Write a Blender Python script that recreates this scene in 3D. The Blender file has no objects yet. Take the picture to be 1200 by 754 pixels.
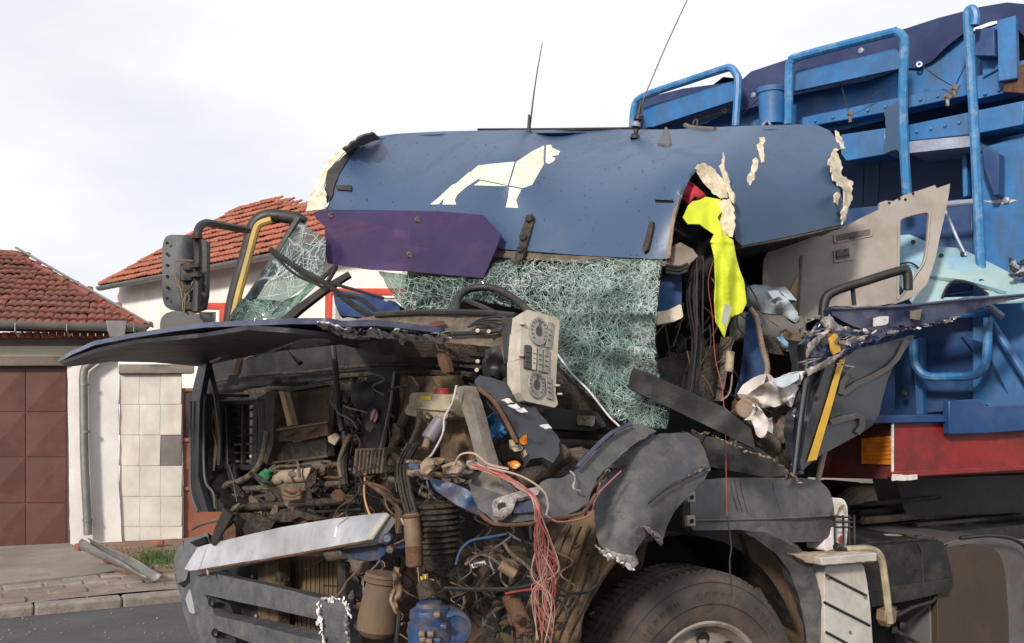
import bpy, bmesh, math, random
import numpy as np
from mathutils import Vector, Matrix, noise
from mathutils.geometry import delaunay_2d_cdt
rnd = random.Random(11)
S = bpy.context.scene
COL = S.collection
R = math.radians

# ------------------------------------------------------------------ camera
F = 1150.0; PITCH = R(4.6); EYE = Vector((0, 0, 1.6))
cd = bpy.data.cameras.new('camera'); cam = bpy.data.objects.new('camera', cd); COL.objects.link(cam)
cd.sensor_width = 36; cd.lens = F*36/1200; cd.clip_end = 3000; cd.clip_start = 0.05
cam.location = EYE; cam.rotation_euler = (R(90)+PITCH, 0, 0); S.camera = cam
# ------------------------------------------------------------------ light
SUN_EL, SUN_AZ = R(26), R(205)       # azimuth clockwise from +Y
W = bpy.data.worlds.new('World'); S.world = W; W.use_nodes = True
nt = W.node_tree; nt.nodes.clear()
def wn(t, **k):
    n = nt.nodes.new(t)
    for a, b in k.items(): setattr(n, a, b)
    return n
L = nt.links.new
out = wn('ShaderNodeOutputWorld'); mix = wn('ShaderNodeMixShader'); bg = wn('ShaderNodeBackground'); bc = wn('ShaderNodeBackground')
sky = wn('ShaderNodeTexSky', sky_type='NISHITA'); sky.sun_disc = False; sky.sun_elevation = SUN_EL; sky.sun_rotation = SUN_AZ
sky.air_density = 1.1; sky.dust_density = 2.0
bg.inputs[1].default_value = 0.09
L(sky.outputs[0], bg.inputs[0])
tc = wn('ShaderNodeTexCoord'); mp = wn('ShaderNodeMapping'); mp.inputs['Scale'].default_value = (1.3, 1.3, 3.6)
mp.inputs['Location'].default_value = (2.35, 0.6, 0.15)
L(tc.outputs['Generated'], mp.inputs[0])
n1 = wn('ShaderNodeTexNoise'); n1.inputs['Scale'].default_value = 1.5; n1.inputs['Detail'].default_value = 9; n1.inputs['Roughness'].default_value = .55
L(mp.outputs[0], n1.inputs[0])
cr = wn('ShaderNodeValToRGB'); cr.color_ramp.elements[0].position = .34; cr.color_ramp.elements[1].position = .66
cr.color_ramp.elements[0].color = (.75, .75, .75, 1); cr.color_ramp.elements[1].color = (1, 1, 1, 1)
L(n1.outputs[0], cr.inputs[0])
cc = wn('ShaderNodeValToRGB'); e = cc.color_ramp.elements
e[0].position = .38; e[0].color = (.80, .82, .94, 1); e[1].position = .57; e[1].color = (1.0, .99, 1.0, 1)
n2 = wn('ShaderNodeTexNoise'); n2.inputs['Scale'].default_value = 1.1; n2.inputs['Detail'].default_value = 7
mp2 = wn('ShaderNodeMapping'); mp2.inputs['Scale'].default_value = (1.1, 1.1, 3.0); mp2.inputs['Location'].default_value = (.3, 3.2, .7)
L(tc.outputs['Generated'], mp2.inputs[0]); L(mp2.outputs[0], n2.inputs[0]); L(n2.outputs[0], cc.inputs[0])
L(cc.outputs[0], bc.inputs[0]); bc.inputs[1].default_value = 0.93
L(cr.outputs[0], mix.inputs[0]); L(bg.outputs[0], mix.inputs[1]); L(bc.outputs[0], mix.inputs[2]); L(mix.outputs[0], out.inputs[0])
sl = bpy.data.lights.new('sun', 'SUN'); sl.energy = 3.4; sl.angle = R(7); sl.color = (1, .93, .83)
so = bpy.data.objects.new('sun', sl); COL.objects.link(so)
so.rotation_euler = (R(90)-SUN_EL, 0, math.pi-SUN_AZ)
S.view_settings.view_transform = 'Standard'; S.view_settings.look = 'None'; S.view_settings.gamma = 1; S.view_settings.exposure = 0.28
S.view_settings.use_curve_mapping = False
S.cycles.max_bounces = 6; S.cycles.transparent_max_bounces = 16

# ------------------------------------------------------------------ geometry helpers
fw = Vector((0, math.cos(PITCH), math.sin(PITCH))); up = Vector((0, -math.sin(PITCH), math.cos(PITCH)))
def ray(px, py): return fw + Vector(((px-600)/F, 0, 0)) - up*((py-377)/F)
def P(px, py, d):
    r = ray(px, py); return EYE + r*(d/r.y)
def G(px, py, z=0.0):
    r = ray(px, py); return EYE + r*((z-1.6)/r.z)
class Plane:
    def __init__(s, o, d):
        s.o = Vector((o[0], o[1])); s.d = Vector(d).normalized(); s.n = Vector((-s.d.y, s.d.x))
        if s.n.y < 0: s.n = -s.n
    def at(s, px, py, off=0.0):
        r = ray(px, py); o = s.o + s.n*off
        k = (o.dot(s.n))/(Vector((r.x, r.y)).dot(s.n))
        return EYE + r*k
    def __call__(s, off=0.0): return lambda x, y: s.at(x, y, off)
FP = Plane((-1.66, 5.1), (.68, -.73))
SP = Plane((.77, 3.9), (.866, .5))
TP = Plane((2.72, 5.3), (.719, -.695))
HP = Plane((-5.32, 10.2), (.933, .359))
def D(d): return lambda x, y: P(x, y, d)
def Z(pts):
    """smooth depth surface through control points (thin plate spline)"""
    a = np.array(pts, float); n = len(a); xy = a[:, :2]/100
    def U(r2): return np.where(r2 > 1e-12, r2*np.log(r2+1e-12), 0)
    d2 = ((xy[:, None]-xy[None])**2).sum(-1); K = U(d2) + np.eye(n)*1e-3
    Pm = np.c_[np.ones(n), xy]; A = np.zeros((n+3, n+3)); A[:n, :n] = K; A[:n, n:] = Pm; A[n:, :n] = Pm.T
    w = np.linalg.lstsq(A, np.r_[a[:, 2], 0, 0, 0], rcond=None)[0]
    def f(x, y):
        q = np.array([x, y])/100; r2 = ((xy-q)**2).sum(1)
        return P(x, y, float(U(r2)@w[:n] + w[n] + w[n+1]*q[0] + w[n+2]*q[1]))
    return f
def tag(o, label=None, cat=None, group=None, kind=None):
    if label: o['label'] = label
    if cat: o['category'] = cat
    if group: o['group'] = group
    if kind: o['kind'] = kind
    return o
def empty(name, loc, label=None, cat=None, group=None):
    o = bpy.data.objects.new(name, None); COL.objects.link(o); o.location = loc; o.empty_display_size = .2
    return tag(o, label, cat, group)
def inv(p):
    return Matrix.Translation(-p.location) if p.type == 'EMPTY' else Matrix.Identity(4)
def link(name, me, m, parent=None, smooth=True, angle=38, bevel=0, label=None, kind=None):
    o = bpy.data.objects.new(name, me); COL.objects.link(o)
    if m is not None:
        for x in (m if isinstance(m, (list, tuple)) else [m]): me.materials.append(M[x] if isinstance(x, str) else x)
    if smooth:
        me.shade_smooth(); me.set_sharp_from_angle(angle=R(angle))
    if parent is not None:
        o.parent = parent; o.matrix_parent_inverse = inv(parent)
    if bevel:
        b = o.modifiers.new('bevel', 'BEVEL'); b.width = bevel; b.segments = 2; b.limit_method = 'ANGLE'; b.angle_limit = R(40)
    if label: o['label'] = label
    if kind: o['kind'] = kind
    return o
def raw(name, V, Fc, m, parent=None, **k):
    me = bpy.data.meshes.new(name); me.from_pydata([tuple(v) for v in V], [], Fc); me.update()
    return link(name, me, m, parent, **k)
def inside(x, y, poly):
    c = False; n = len(poly); j = n-1
    for i in range(n):
        xi, yi = poly[i]; xj, yj = poly[j]
        if (yi > y) != (yj > y) and x < (xj-xi)*(y-yi)/(yj-yi)+xi: c = not c
        j = i
    return c
def dens(poly, step, tear=0.0, rr=None, closed=True):
    o = []; n = len(poly); rr = rr or rnd
    for i in range(n if closed else n-1):
        a = poly[i]; b = poly[(i+1) % n]; l = math.hypot(b[0]-a[0], b[1]-a[1]); k = max(1, int(l/step))
        nx, ny = (-(b[1]-a[1])/(l+1e-6), (b[0]-a[0])/(l+1e-6))
        for q in range(k):
            t = q/k; j = rr.uniform(-tear, tear) if (q and tear) else 0
            o.append((a[0]+(b[0]-a[0])*t+nx*j, a[1]+(b[1]-a[1])*t+ny*j))
    if not closed: o.append(poly[-1])
    return o
def rnd_poly(poly, r, k=4):
    """round the corners of a pixel polygon"""
    o = []; n = len(poly)
    for i in range(n):
        p = Vector(poly[i]); a = Vector(poly[i-1]); b = Vector(poly[(i+1) % n])
        ra = min(r, (a-p).length*.45); rb = min(r, (b-p).length*.45)
        s = p+(a-p).normalized()*ra; e = p+(b-p).normalized()*rb
        for q in range(k+1):
            t = q/k; v = s*(1-t)**2 + p*2*t*(1-t) + e*t*t; o.append((v.x, v.y))
    return o
def tri2d(outline, holes, step):
    pts = list(outline); edges = [(i, (i+1) % len(outline)) for i in range(len(outline))]
    for h in holes:
        b = len(pts); pts += h; edges += [(b+i, b+(i+1) % len(h)) for i in range(len(h))]
    if step:
        xs = [p[0] for p in outline]; ys = [p[1] for p in outline]
        bd = np.array(pts); y = min(ys)+step*.5; row = 0
        while y < max(ys):
            x = min(xs)+step*(.5 if row % 2 else .1)
            while x < max(xs):
                if inside(x, y, outline) and not any(inside(x, y, h) for h in holes) and ((bd-[x, y])**2).sum(1).min() > (step*.45)**2:
                    pts.append((x, y))
                x += step
            y += step*.87; row += 1
    r = delaunay_2d_cdt([Vector(p) for p in pts], edges, [], 0, 1e-4)
    vs = r[0]; fs = []
    for f in r[2]:
        cx = sum(vs[i].x for i in f)/len(f); cy = sum(vs[i].y for i in f)/len(f)
        if inside(cx, cy, outline) and not any(inside(cx, cy, h) for h in holes): fs.append(list(f))
    return [(v.x, v.y) for v in vs], fs
def sheet(name, outline, fn, th, m, parent=None, holes=(), step=0, crumple=0.0, cs=6.0, tear=0.0, ts=5, rounded=0, back=None, seed=0, **k):
    """a plate of real thickness: pixel outline thrown on a surface in space"""
    if rounded: outline = rnd_poly(outline, rounded)
    if crumple: k.setdefault('angle', 75)
    if tear: outline = dens(outline, ts, tear); holes = [dens(h, ts, tear) for h in holes]
    elif step: outline = dens(outline, step*1.2); holes = [dens(h, step*1.2) for h in holes]
    v2, fs = tri2d(list(outline), [list(h) for h in holes], step)
    V = []
    for x, y in v2:
        p = fn(x, y)
        if crumple:
            q = p*cs + Vector((seed*3.1, 0, seed))
            p = p + (p-EYE).normalized()*(noise.noise(q)+.5*noise.noise(q*2.3))*crumple
        V.append(p)
    n = len(V); nrm = [Vector() for _ in V]
    for i, f in enumerate(fs):
        a, b, c = V[f[0]], V[f[1]], V[f[2]]; nn = (b-a).cross(c-a)
        if nn.dot(a-EYE) > 0: fs[i] = f[::-1]; nn = -nn
        for q in f: nrm[q] += nn
    if th:
        V2 = [V[i] - (nrm[i].normalized() if nrm[i].length else Vector((0, -1, 0)))*th for i in range(n)]
        cnt = {}
        for f in fs:
            for a, b in zip(f, f[1:]+f[:1]): cnt[(a, b)] = cnt.get((a, b), 0)+1
        F2 = [list(f) for f in fs] + [[q+n for q in f[::-1]] for f in fs]
        nb = len(F2)
        for (a, b) in cnt:
            if (b, a) not in cnt: F2.append([b, a, a+n, b+n])
        V += V2; fs = F2
    me = bpy.data.meshes.new(name); me.from_pydata([tuple(v) for v in V], [], fs)
    bm = bmesh.new(); bm.from_mesh(me); loose = [v for v in bm.verts if not v.link_faces]
    bmesh.ops.delete(bm, geom=loose, context='VERTS'); bm.to_mesh(me); bm.free()
    return link(name, me, m, parent, **k)
def cat(pts, n=5):
    """catmull rom through points"""
    p = [Vector(q) for q in pts]
    if len(p) < 3: return p
    p = [p[0]*2-p[1]]+p+[p[-1]*2-p[-2]]; o = []
    for i in range(1, len(p)-2):
        a, b, c, d = p[i-1:i+3]
        for q in range(n):
            t = q/n
            o.append(.5*((2*b)+(c-a)*t+(2*a-5*b+4*c-d)*t*t+(3*b-a-3*c+d)*t**3))
    o.append(p[-2]); return o
def tube_vf(pts, r, seg=6, taper=None):
    V = []; Fc = []; n = len(pts); pn = None
    for i, p in enumerate(pts):
        t = (pts[min(i+1, n-1)]-pts[max(i-1, 0)])
        t = t.normalized() if t.length > 1e-9 else Vector((0, 0, 1))
        if pn is None:
            pn = t.cross(Vector((.3, .2, 1))); pn = pn.normalized() if pn.length > 1e-4 else Vector((1, 0, 0))
        pn = (pn - t*pn.dot(t)); pn = pn.normalized() if pn.length > 1e-6 else t.orthogonal().normalized()
        b = t.cross(pn); rr = r if taper is None else r*taper(i/(n-1))
        for s in range(seg):
            a = 2*math.pi*s/seg; V.append(p+(pn*math.cos(a)+b*math.sin(a))*rr)
    for i in range(n-1):
        for s in range(seg):
            s2 = (s+1) % seg; Fc.append([i*seg+s, i*seg+s2, (i+1)*seg+s2, (i+1)*seg+s])
    Fc.append(list(range(seg))[::-1]); Fc.append([(n-1)*seg+s for s in range(seg)])
    return V, Fc
def tube(name, pts, r, m, parent=None, seg=7, sm=5, taper=None, fn=None, **k):
    """pts: (px,py,depth) or (px,py) with fn; r in metres"""
    w = [P(*q) if len(q) == 3 else fn(*q) for q in pts]
    w = cat(w, sm) if sm else w
    V, Fc = tube_vf(w, r, seg, taper)
    return raw(name, V, Fc, m, parent, **k)
def many(name, items, m, parent=None, kind='stuff', **k):
    """items: list of (V,F) joined into one piece of uncountable stuff"""
    V = []; Fc = []
    for v, f in items:
        b = len(V); V += v; Fc += [[q+b for q in g] for g in f]
    return raw(name, V, Fc, m, parent, kind=kind, **k)
def lathe(name, c, ax, prof, m, parent=None, seg=28, ang=(0, 360), **k):
    ax = ax.normalized(); u = ax.cross(Vector((0, 0, 1)))
    u = u.normalized() if u.length > 1e-3 else Vector((1, 0, 0)); w = ax.cross(u)
    V = []; Fc = []; full = (ang[1]-ang[0]) == 360; ns = seg if full else seg+1
    for r, t in prof:
        for s in range(ns):
            a = R(ang[0]+(ang[1]-ang[0])*s/seg); V.append(c+ax*t+(u*math.cos(a)+w*math.sin(a))*r)
    for i in range(len(prof)-1):
        for s in range(seg):
            s2 = (s+1) % ns; Fc.append([i*ns+s, i*ns+s2, (i+1)*ns+s2, (i+1)*ns+s])
    return raw(name, V, Fc, m, parent, **k)
def box_vf(c, a, b, n):
    V = [c+a*i+b*j+n*l for l in (-1, 1) for j in (-1, 1) for i in (-1, 1)]
    return V, [[0, 2, 3, 1], [4, 5, 7, 6], [0, 1, 5, 4], [2, 6, 7, 3], [0, 4, 6, 2], [1, 3, 7, 5]]
def box(name, c, a, b, n, m, parent=None, bevel=.004, **k):
    V, Fc = box_vf(Vector(c), Vector(a), Vector(b), Vector(n))
    me = bpy.data.meshes.new(name); me.from_pydata([tuple(v) for v in V], [], Fc)
    bm = bmesh.new(); bm.from_mesh(me); bmesh.ops.recalc_face_normals(bm, faces=bm.faces)
    if bevel: bmesh.ops.bevel(bm, geom=bm.edges[:], offset=bevel, segments=2, affect='EDGES', profile=.5)
    bm.to_mesh(me); bm.free(); return link(name, me, m, parent, **k)
def rbox(name, x0, y0, x1, y1, fn, th, m, parent=None, bevel=.006, **k):
    """box whose near face covers a pixel rectangle on surface fn"""
    a = fn(x0, y0); b = fn(x1, y0); c = fn(x0, y1)
    u = (b-a)/2; v = Vector((0, 0, (c-a).z/2)); n = u.cross(Vector((0, 0, 1))).normalized()
    if n.dot(a-EYE) < 0: n = -n
    return box(name, a+u+v+n*th/2, u, v, n*th/2, m, parent, bevel=min(bevel, u.length*.45, v.length*.45, th*.45), **k)
def cyl(name, p0, p1, r, m, parent=None, seg=16, bevel=.15, **k):
    p0 = P(*p0) if isinstance(p0, tuple) else p0; p1 = P(*p1) if isinstance(p1, tuple) else p1
    l = (p1-p0).length; b = r*bevel
    return lathe(name, p0, p1-p0, [(0, 0), (r-b, 0), (r, b), (r, l-b), (r-b, l), (0, l)], m, parent, seg, **k)

# ------------------------------------------------------------------ materials
M = {}
def mat(name, col, rough=.6, metal=0, dirt=None, ds=6, damt=.5, bump=.15, bs=40, spec=.5, coat=0, rndv=0, streak=0, noisev=.12, trans=0, alpha=1):
    m = bpy.data.materials.new(name); m.use_nodes = True; t = m.node_tree; N = t.nodes; l = t.links.new
    b = N['Principled BSDF']; b.inputs['Roughness'].default_value = rough; b.inputs['Metallic'].default_value = metal
    b.inputs['Specular IOR Level'].default_value = spec; b.inputs['Coat Weight'].default_value = coat; b.inputs['Coat Roughness'].default_value = .15
    tc = N.new('ShaderNodeTexCoord'); c = None
    def nz(scale, detail=6, rough=.6, sc=(1, 1, 1)):
        mp = N.new('ShaderNodeMapping'); mp.inputs['Scale'].default_value = sc; l(tc.outputs['Object'], mp.inputs[0])
        n = N.new('ShaderNodeTexNoise'); n.inputs['Scale'].default_value = scale; n.inputs['Detail'].default_value = detail; n.inputs['Roughness'].default_value = rough
        l(mp.outputs[0], n.inputs[0]); return n
    base = N.new('ShaderNodeMixRGB'); base.blend_type = 'MULTIPLY'; base.inputs[0].default_value = 1
    base.inputs[1].default_value = (*col, 1)
    vr = N.new('ShaderNodeMapRange'); vr.inputs[1].default_value = .3; vr.inputs[2].default_value = .7; vr.inputs[3].default_value = 1-noisev*2; vr.inputs[4].default_value = 1+noisev*1.4
    n = nz(ds*.7); l(n.outputs[0], vr.inputs[0]); l(vr.outputs[0], base.inputs[2]); c = base.outputs[0]
    if rndv:
        oi = N.new('ShaderNodeObjectInfo'); hs = N.new('ShaderNodeHueSaturation')
        a = N.new('ShaderNodeMapRange'); a.inputs[3].default_value = 1-rndv; a.inputs[4].default_value = 1+rndv
        l(oi.outputs['Random'], a.inputs[0]); l(a.outputs[0], hs.inputs['Value'])
        a2 = N.new('ShaderNodeMapRange'); a2.inputs[3].default_value = .5-rndv*.05; a2.inputs[4].default_value = .5+rndv*.05
        mm = N.new('ShaderNodeMath'); mm.operation = 'FRACT'; m2 = N.new('ShaderNodeMath'); m2.operation = 'MULTIPLY'; m2.inputs[1].default_value = 7.31
        l(oi.outputs['Random'], m2.inputs[0]); l(m2.outputs[0], mm.inputs[0]); l(mm.outputs[0], a2.inputs[0]); l(a2.outputs[0], hs.inputs['Hue'])
        l(c, hs.inputs['Color']); c = hs.outputs[0]
    if dirt:
        n = nz(ds, 9, .68, (1, 1, .25) if streak else (1, 1, 1)); rp = N.new('ShaderNodeMapRange')
        th = .62-.22*damt; rp.inputs[1].default_value = th-.07; rp.inputs[2].default_value = th+.13; rp.inputs[4].default_value = min(1, .45+damt*.6)
        l(n.outputs[0], rp.inputs[0]); mx = N.new('ShaderNodeMixRGB'); l(rp.outputs[0], mx.inputs[0]); l(c, mx.inputs[1]); mx.inputs[2].default_value = (*dirt, 1)
        c = mx.outputs[0]
        if rough < .6:
            rr = N.new('ShaderNodeMapRange'); rr.inputs[3].default_value = rough; rr.inputs[4].default_value = .8
            l(rp.outputs[0], rr.inputs[0]); l(rr.outputs[0], b.inputs['Roughness'])
    l(c, b.inputs['Base Color'])
    if bump:
        n = nz(bs, 5); bp = N.new('ShaderNodeBump'); bp.inputs['Strength'].default_value = bump; bp.inputs['Distance'].default_value = .01
        l(n.outputs[0], bp.inputs['Height']); l(bp.outputs[0], b.inputs['Normal'])
    if trans: b.inputs['Transmission Weight'].default_value = trans
    if alpha < 1: b.inputs['Alpha'].default_value = alpha
    M[name] = m; return m
dust = (.15, .11, .075); soil = (.09, .06, .035)
mat('cab_paint', (.038, .074, .14), .4, spec=.4, coat=0, dirt=(.06, .085, .125), ds=3, damt=.2, bump=.03, bs=60, noisev=.03)
mat('navy_paint', (.016, .024, .07), .3, coat=.5, dirt=(.09, .085, .09), ds=12, damt=.35, bump=.06)
mat('fibreglass', (.68, .61, .46), .8, dirt=(.27, .19, .11), ds=22, damt=.45, bump=.25, bs=90)
mat('logo_white', (.70, .68, .50), .5, bump=.02)
mat('visor_purple', (.036, .021, .085), .13, dirt=(.05, .035, .09), ds=5, damt=.15, bump=.03, spec=.6)
mat('grey_plastic', (.058, .058, .062), .5, dirt=(.12, .108, .096), ds=15, damt=.45, bump=.2, bs=120)
mat('bumper_grey', (.07, .074, .082), .55, dirt=(.13, .12, .11), ds=16, damt=.4, bump=.35, bs=120, noisev=.16)
mat('black_plastic', (.012, .0115, .0115), .5, dirt=(.05, .038, .028), ds=10, damt=.35, bump=.15)
mat('shade_black', (.006, .006, .006), .9, dirt=(.014, .012, .01), ds=5, damt=.4)  # near-black stands in for deep shade in holes and cavities
mat('silver', (.52, .52, .545), .38, metal=.55, dirt=(.3, .29, .3), ds=9, damt=.25, bump=.04)
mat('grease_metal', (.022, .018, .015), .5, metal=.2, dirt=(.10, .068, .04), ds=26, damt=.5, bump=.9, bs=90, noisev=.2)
mat('flake_white', (.78, .76, .73), .6, bump=.2)
mat('dusty_metal', (.10, .082, .064), .6, metal=.2, dirt=(.20, .14, .085), ds=24, damt=.45, bump=.8, bs=80, noisev=.22)
mat('beam_grey', (.17, .15, .13), .6, dirt=(.09, .065, .045), ds=16, damt=.4, bump=.4)
mat('bonnet_under', (.008, .008, .013), .5, dirt=(.02, .018, .018), ds=6, damt=.3)
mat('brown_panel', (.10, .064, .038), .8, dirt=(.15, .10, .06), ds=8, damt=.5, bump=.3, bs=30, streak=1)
mat('mud_panel', (.13, .085, .048), .85, dirt=(.035, .026, .018), ds=18, damt=.55, bump=.9, bs=50, streak=1)
mat('rust', (.075, .034, .018), .85, dirt=(.14, .07, .035), ds=20, damt=.5, bump=.5, bs=70)
mat('bronze', (.18, .12, .07), .6, dirt=(.1, .065, .04), ds=20, damt=.4, bump=.2)
mat('gold_wood', (.42, .27, .12), .6, dirt=(.2, .12, .05), ds=20, damt=.3)
mat('yellow_frame', (.46, .3, .07), .6, dirt=(.25, .2, .12), ds=8, damt=.4, bump=.1)
mat('canister_white', (.34, .27, .2), .55, dirt=dust, ds=15, damt=.5)
mat('beige_plastic', (.36, .30, .21), .55, dirt=dust, ds=18, damt=.4, bump=.1)
mat('cream_plastic', (.42, .38, .31), .5, dirt=(.25, .21, .16), ds=14, damt=.3, bump=.08)
mat('dial_face', (.24, .225, .2), .35, dirt=(.1, .09, .08), ds=30, damt=.3, bump=0)
mat('dial_dark', (.035, .035, .035), .35, bump=0)
mat('door_trim', (.30, .265, .235), .7, dirt=(.2, .17, .14), ds=4, damt=.4, bump=.25, bs=200)
mat('teal_metal', (.30, .43, .43), .45, dirt=(.05, .22, .5), ds=2.2, damt=.4, bump=.1)
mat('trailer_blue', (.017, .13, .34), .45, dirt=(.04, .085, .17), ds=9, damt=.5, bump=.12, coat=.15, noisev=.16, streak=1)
mat('trailer_shade', (.006, .042, .14), .45, dirt=(.035, .07, .16), ds=3.5, damt=.45, bump=.08, coat=.1)  # darker copy of the trailer blue, shade of recess and lower wall put in
mat('trailer_rail', (.02, .15, .35), .4, dirt=(.22, .3, .4), ds=16, damt=.3, bump=.05)
mat('step_grey', (.27, .31, .40), .5, metal=.3, dirt=(.2, .2, .22), ds=14, damt=.4)
mat('tarp_blue', (.014, .024, .08), .6, spec=.3, dirt=(.025, .04, .11), ds=5, damt=.4, bump=.25, bs=9)
mat('trailer_red', (.22, .017, .015), .4, dirt=(.05, .01, .01), ds=5, damt=.4, bump=.06, coat=.2)
mat('dark_red', (.11, .012, .01), .5, dirt=(.02, .012, .01), ds=9, damt=.6)
mat('amber', (.6, .17, .01), .3, dirt=(.25, .08, .01), ds=25, damt=.4)
mat('chipped_white', (.55, .52, .5), .6, dirt=(.3, .25, .22), ds=45, damt=.3, bump=.3)
mat('torn_metal', (.34, .31, .30), .45, metal=.3, dirt=(.12, .08, .06), ds=35, damt=.6, bump=.5, bs=80)
mat('tyre_rubber', (.045, .036, .031), .8, dirt=(.115, .08, .058), ds=5, damt=.5, bump=.3, bs=60)
mat('rim_metal', (.30, .26, .22), .5, metal=.4, dirt=(.16, .10, .06), ds=16, damt=.5, bump=.15)
mat('tank_reflect_brown', (.085, .062, .045), .35, metal=.3, dirt=(.05, .035, .025), ds=4, damt=.4, bump=.05)  # tank metal darkened to brown for the reflection on its left face
mat('tank_lit_grey', (.2, .185, .18), .3, metal=.45, dirt=(.09, .06, .038), ds=3, damt=.5, bump=.05)  # same tank, paler grey for its lit right side
mat('louvre_white', (.46, .44, .40), .5, dirt=(.28, .25, .2), ds=8, damt=.35, bump=.06)
mat('hi_vis', (.50, .56, .02), .75, dirt=(.38, .52, .01), ds=5, damt=.2, bump=.35, bs=60)
mat('hi_vis_grey', (.45, .46, .40), .4, bump=.1)
mat('red_cloth', (.42, .02, .04), .8, bump=.2)
mat('black_cloth', (.012, .012, .013), .95, dirt=(.03, .028, .026), ds=8, damt=.3)
mat('grey_cloth', (.12, .112, .105), .9, dirt=(.1, .09, .07), ds=7, damt=.3, bump=.3)
mat('navy_cloth', (.02, .055, .16), .85, dirt=(.06, .06, .08), ds=10, damt=.3, bump=.25)
mat('denim', (.38, .44, .48), .9, dirt=(.45, .37, .22), ds=5, damt=.25, bump=.4)
mat('white_cloth', (.62, .58, .56), .9, dirt=(.42, .28, .25), ds=8, damt=.3, bump=.4)
mat('cream_fleece', (.58, .5, .40), .95, bump=.8, bs=60, dirt=(.4, .32, .24), ds=20, damt=.3)
mat('cream_chip', (.5, .42, .3), .8)
mat('fringe', (.27, .2, .15), .95, bump=.8, bs=80, dirt=dust, ds=20, damt=.4)
mat('blue_bag', (.03, .16, .36), .3, bump=.4, bs=25, dirt=(.02, .07, .16), ds=9, damt=.4)
mat('wire_pink', (.30, .105, .09), .6, bump=0)
mat('wire_red', (.28, .035, .035), .6, bump=0)
mat('wire_white', (.36, .26, .2), .6, bump=0)
mat('wire_orange', (.5, .25, .1), .6, bump=0)
mat('wire_blue', (.03, .07, .15), .5, bump=0)
mat('pump_blue', (.012, .045, .12), .4, dirt=(.09, .06, .04), ds=18, damt=.65, bump=.3)
mat('green_rag', (.03, .17, .08), .8, bump=.4)
mat('plastic_white', (.68, .64, .62), .5, dirt=(.4, .3, .28), ds=12, damt=.3)
mat('sticker', (.6, .55, .52), .5, bump=0); mat('sticker_red', (.4, .04, .03), .5, bump=0); mat('label_yellow', (.55, .42, .04), .5, bump=0)
mat('label_grey', (.13, .12, .135), .5, bump=0)
mat('stripe_yellow', (.58, .33, .03), .45, dirt=(.35, .2, .03), ds=10, damt=.25, bump=.03)
mat('door_charcoal', (.018, .021, .027), .32, coat=.25, dirt=(.045, .042, .04), ds=7, damt=.3, bump=.06)
mat('print_grey', (.06, .055, .052), .5, bump=0)
mat('wood_grey', (.18, .15, .12), .85, dirt=(.08, .06, .04), ds=8, damt=.4, bump=.4)
# setting
mat('asphalt', (.064, .06, .064), .9, dirt=(.085, .08, .078), ds=2.5, damt=.4, bump=.6, bs=90)
mat('pavement', (.235, .185, .155), .9, dirt=(.14, .105, .085), ds=3.5, damt=.55, bump=.6, bs=40, noisev=.2)
mat('concrete', (.25, .215, .18), .9, dirt=(.17, .135, .11), ds=1.8, damt=.5, bump=.5, bs=30, noisev=.15)
mat('kerb_stone', (.26, .22, .19), .9, dirt=(.14, .11, .09), ds=7, damt=.5, bump=.6, bs=30, rndv=.14)
mat('soil', (.22, .13, .085), .95, dirt=(.12, .08, .05), ds=6, damt=.5, bump=.8, bs=30)
mat('grass', (.06, .11, .025), .9, rndv=.1, bump=0)
mat('plaster_white', (.74, .71, .67), .9, dirt=(.52, .49, .47), ds=1.5, damt=.2, bump=.3, bs=50)
mat('plaster_cream', (.60, .55, .44), .9, dirt=(.45, .38, .3), ds=1.2, damt=.3, bump=.3, bs=30)
mat('wall_tile', (.60, .565, .50), .5, dirt=(.50, .40, .29), ds=3.5, damt=.3, bump=.1, rndv=.02, streak=1)
mat('grout', (.47, .41, .34), .9)
mat('bare_patch', (.17, .15, .135), .9, bump=.4)
mat('maroon_door', (.098, .037, .03), .5, dirt=(.14, .06, .05), ds=3, damt=.3, bump=.1, rndv=.05)
mat('brick_gate', (.23, .085, .05), .55, dirt=(.15, .06, .04), ds=4, damt=.3, bump=.08)
mat('roof_tile', (.20, .06, .036), .85, dirt=(.085, .033, .024), ds=7, damt=.45, bump=.5, bs=40, rndv=.3, noisev=.2)
mat('roof_tile_bright', (.33, .105, .058), .85, dirt=(.2, .07, .04), ds=5, damt=.4, bump=.5, bs=40, rndv=.22, noisev=.2)
mat('zinc', (.22, .22, .215), .5, metal=.5, dirt=(.2, .17, .14), ds=9, damt=.4, bump=.1)
mat('shaded_beam', (.13, .115, .105), .9, dirt=(.09, .07, .06), ds=4, damt=.4, bump=.3)  # grey-brown concrete with the shade under the eaves put into the colour
mat('window_red', (.5, .055, .03), .6, dirt=(.35, .05, .03), ds=6, damt=.3)
mat('window_dark', (.03, .028, .028), .15)
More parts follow.
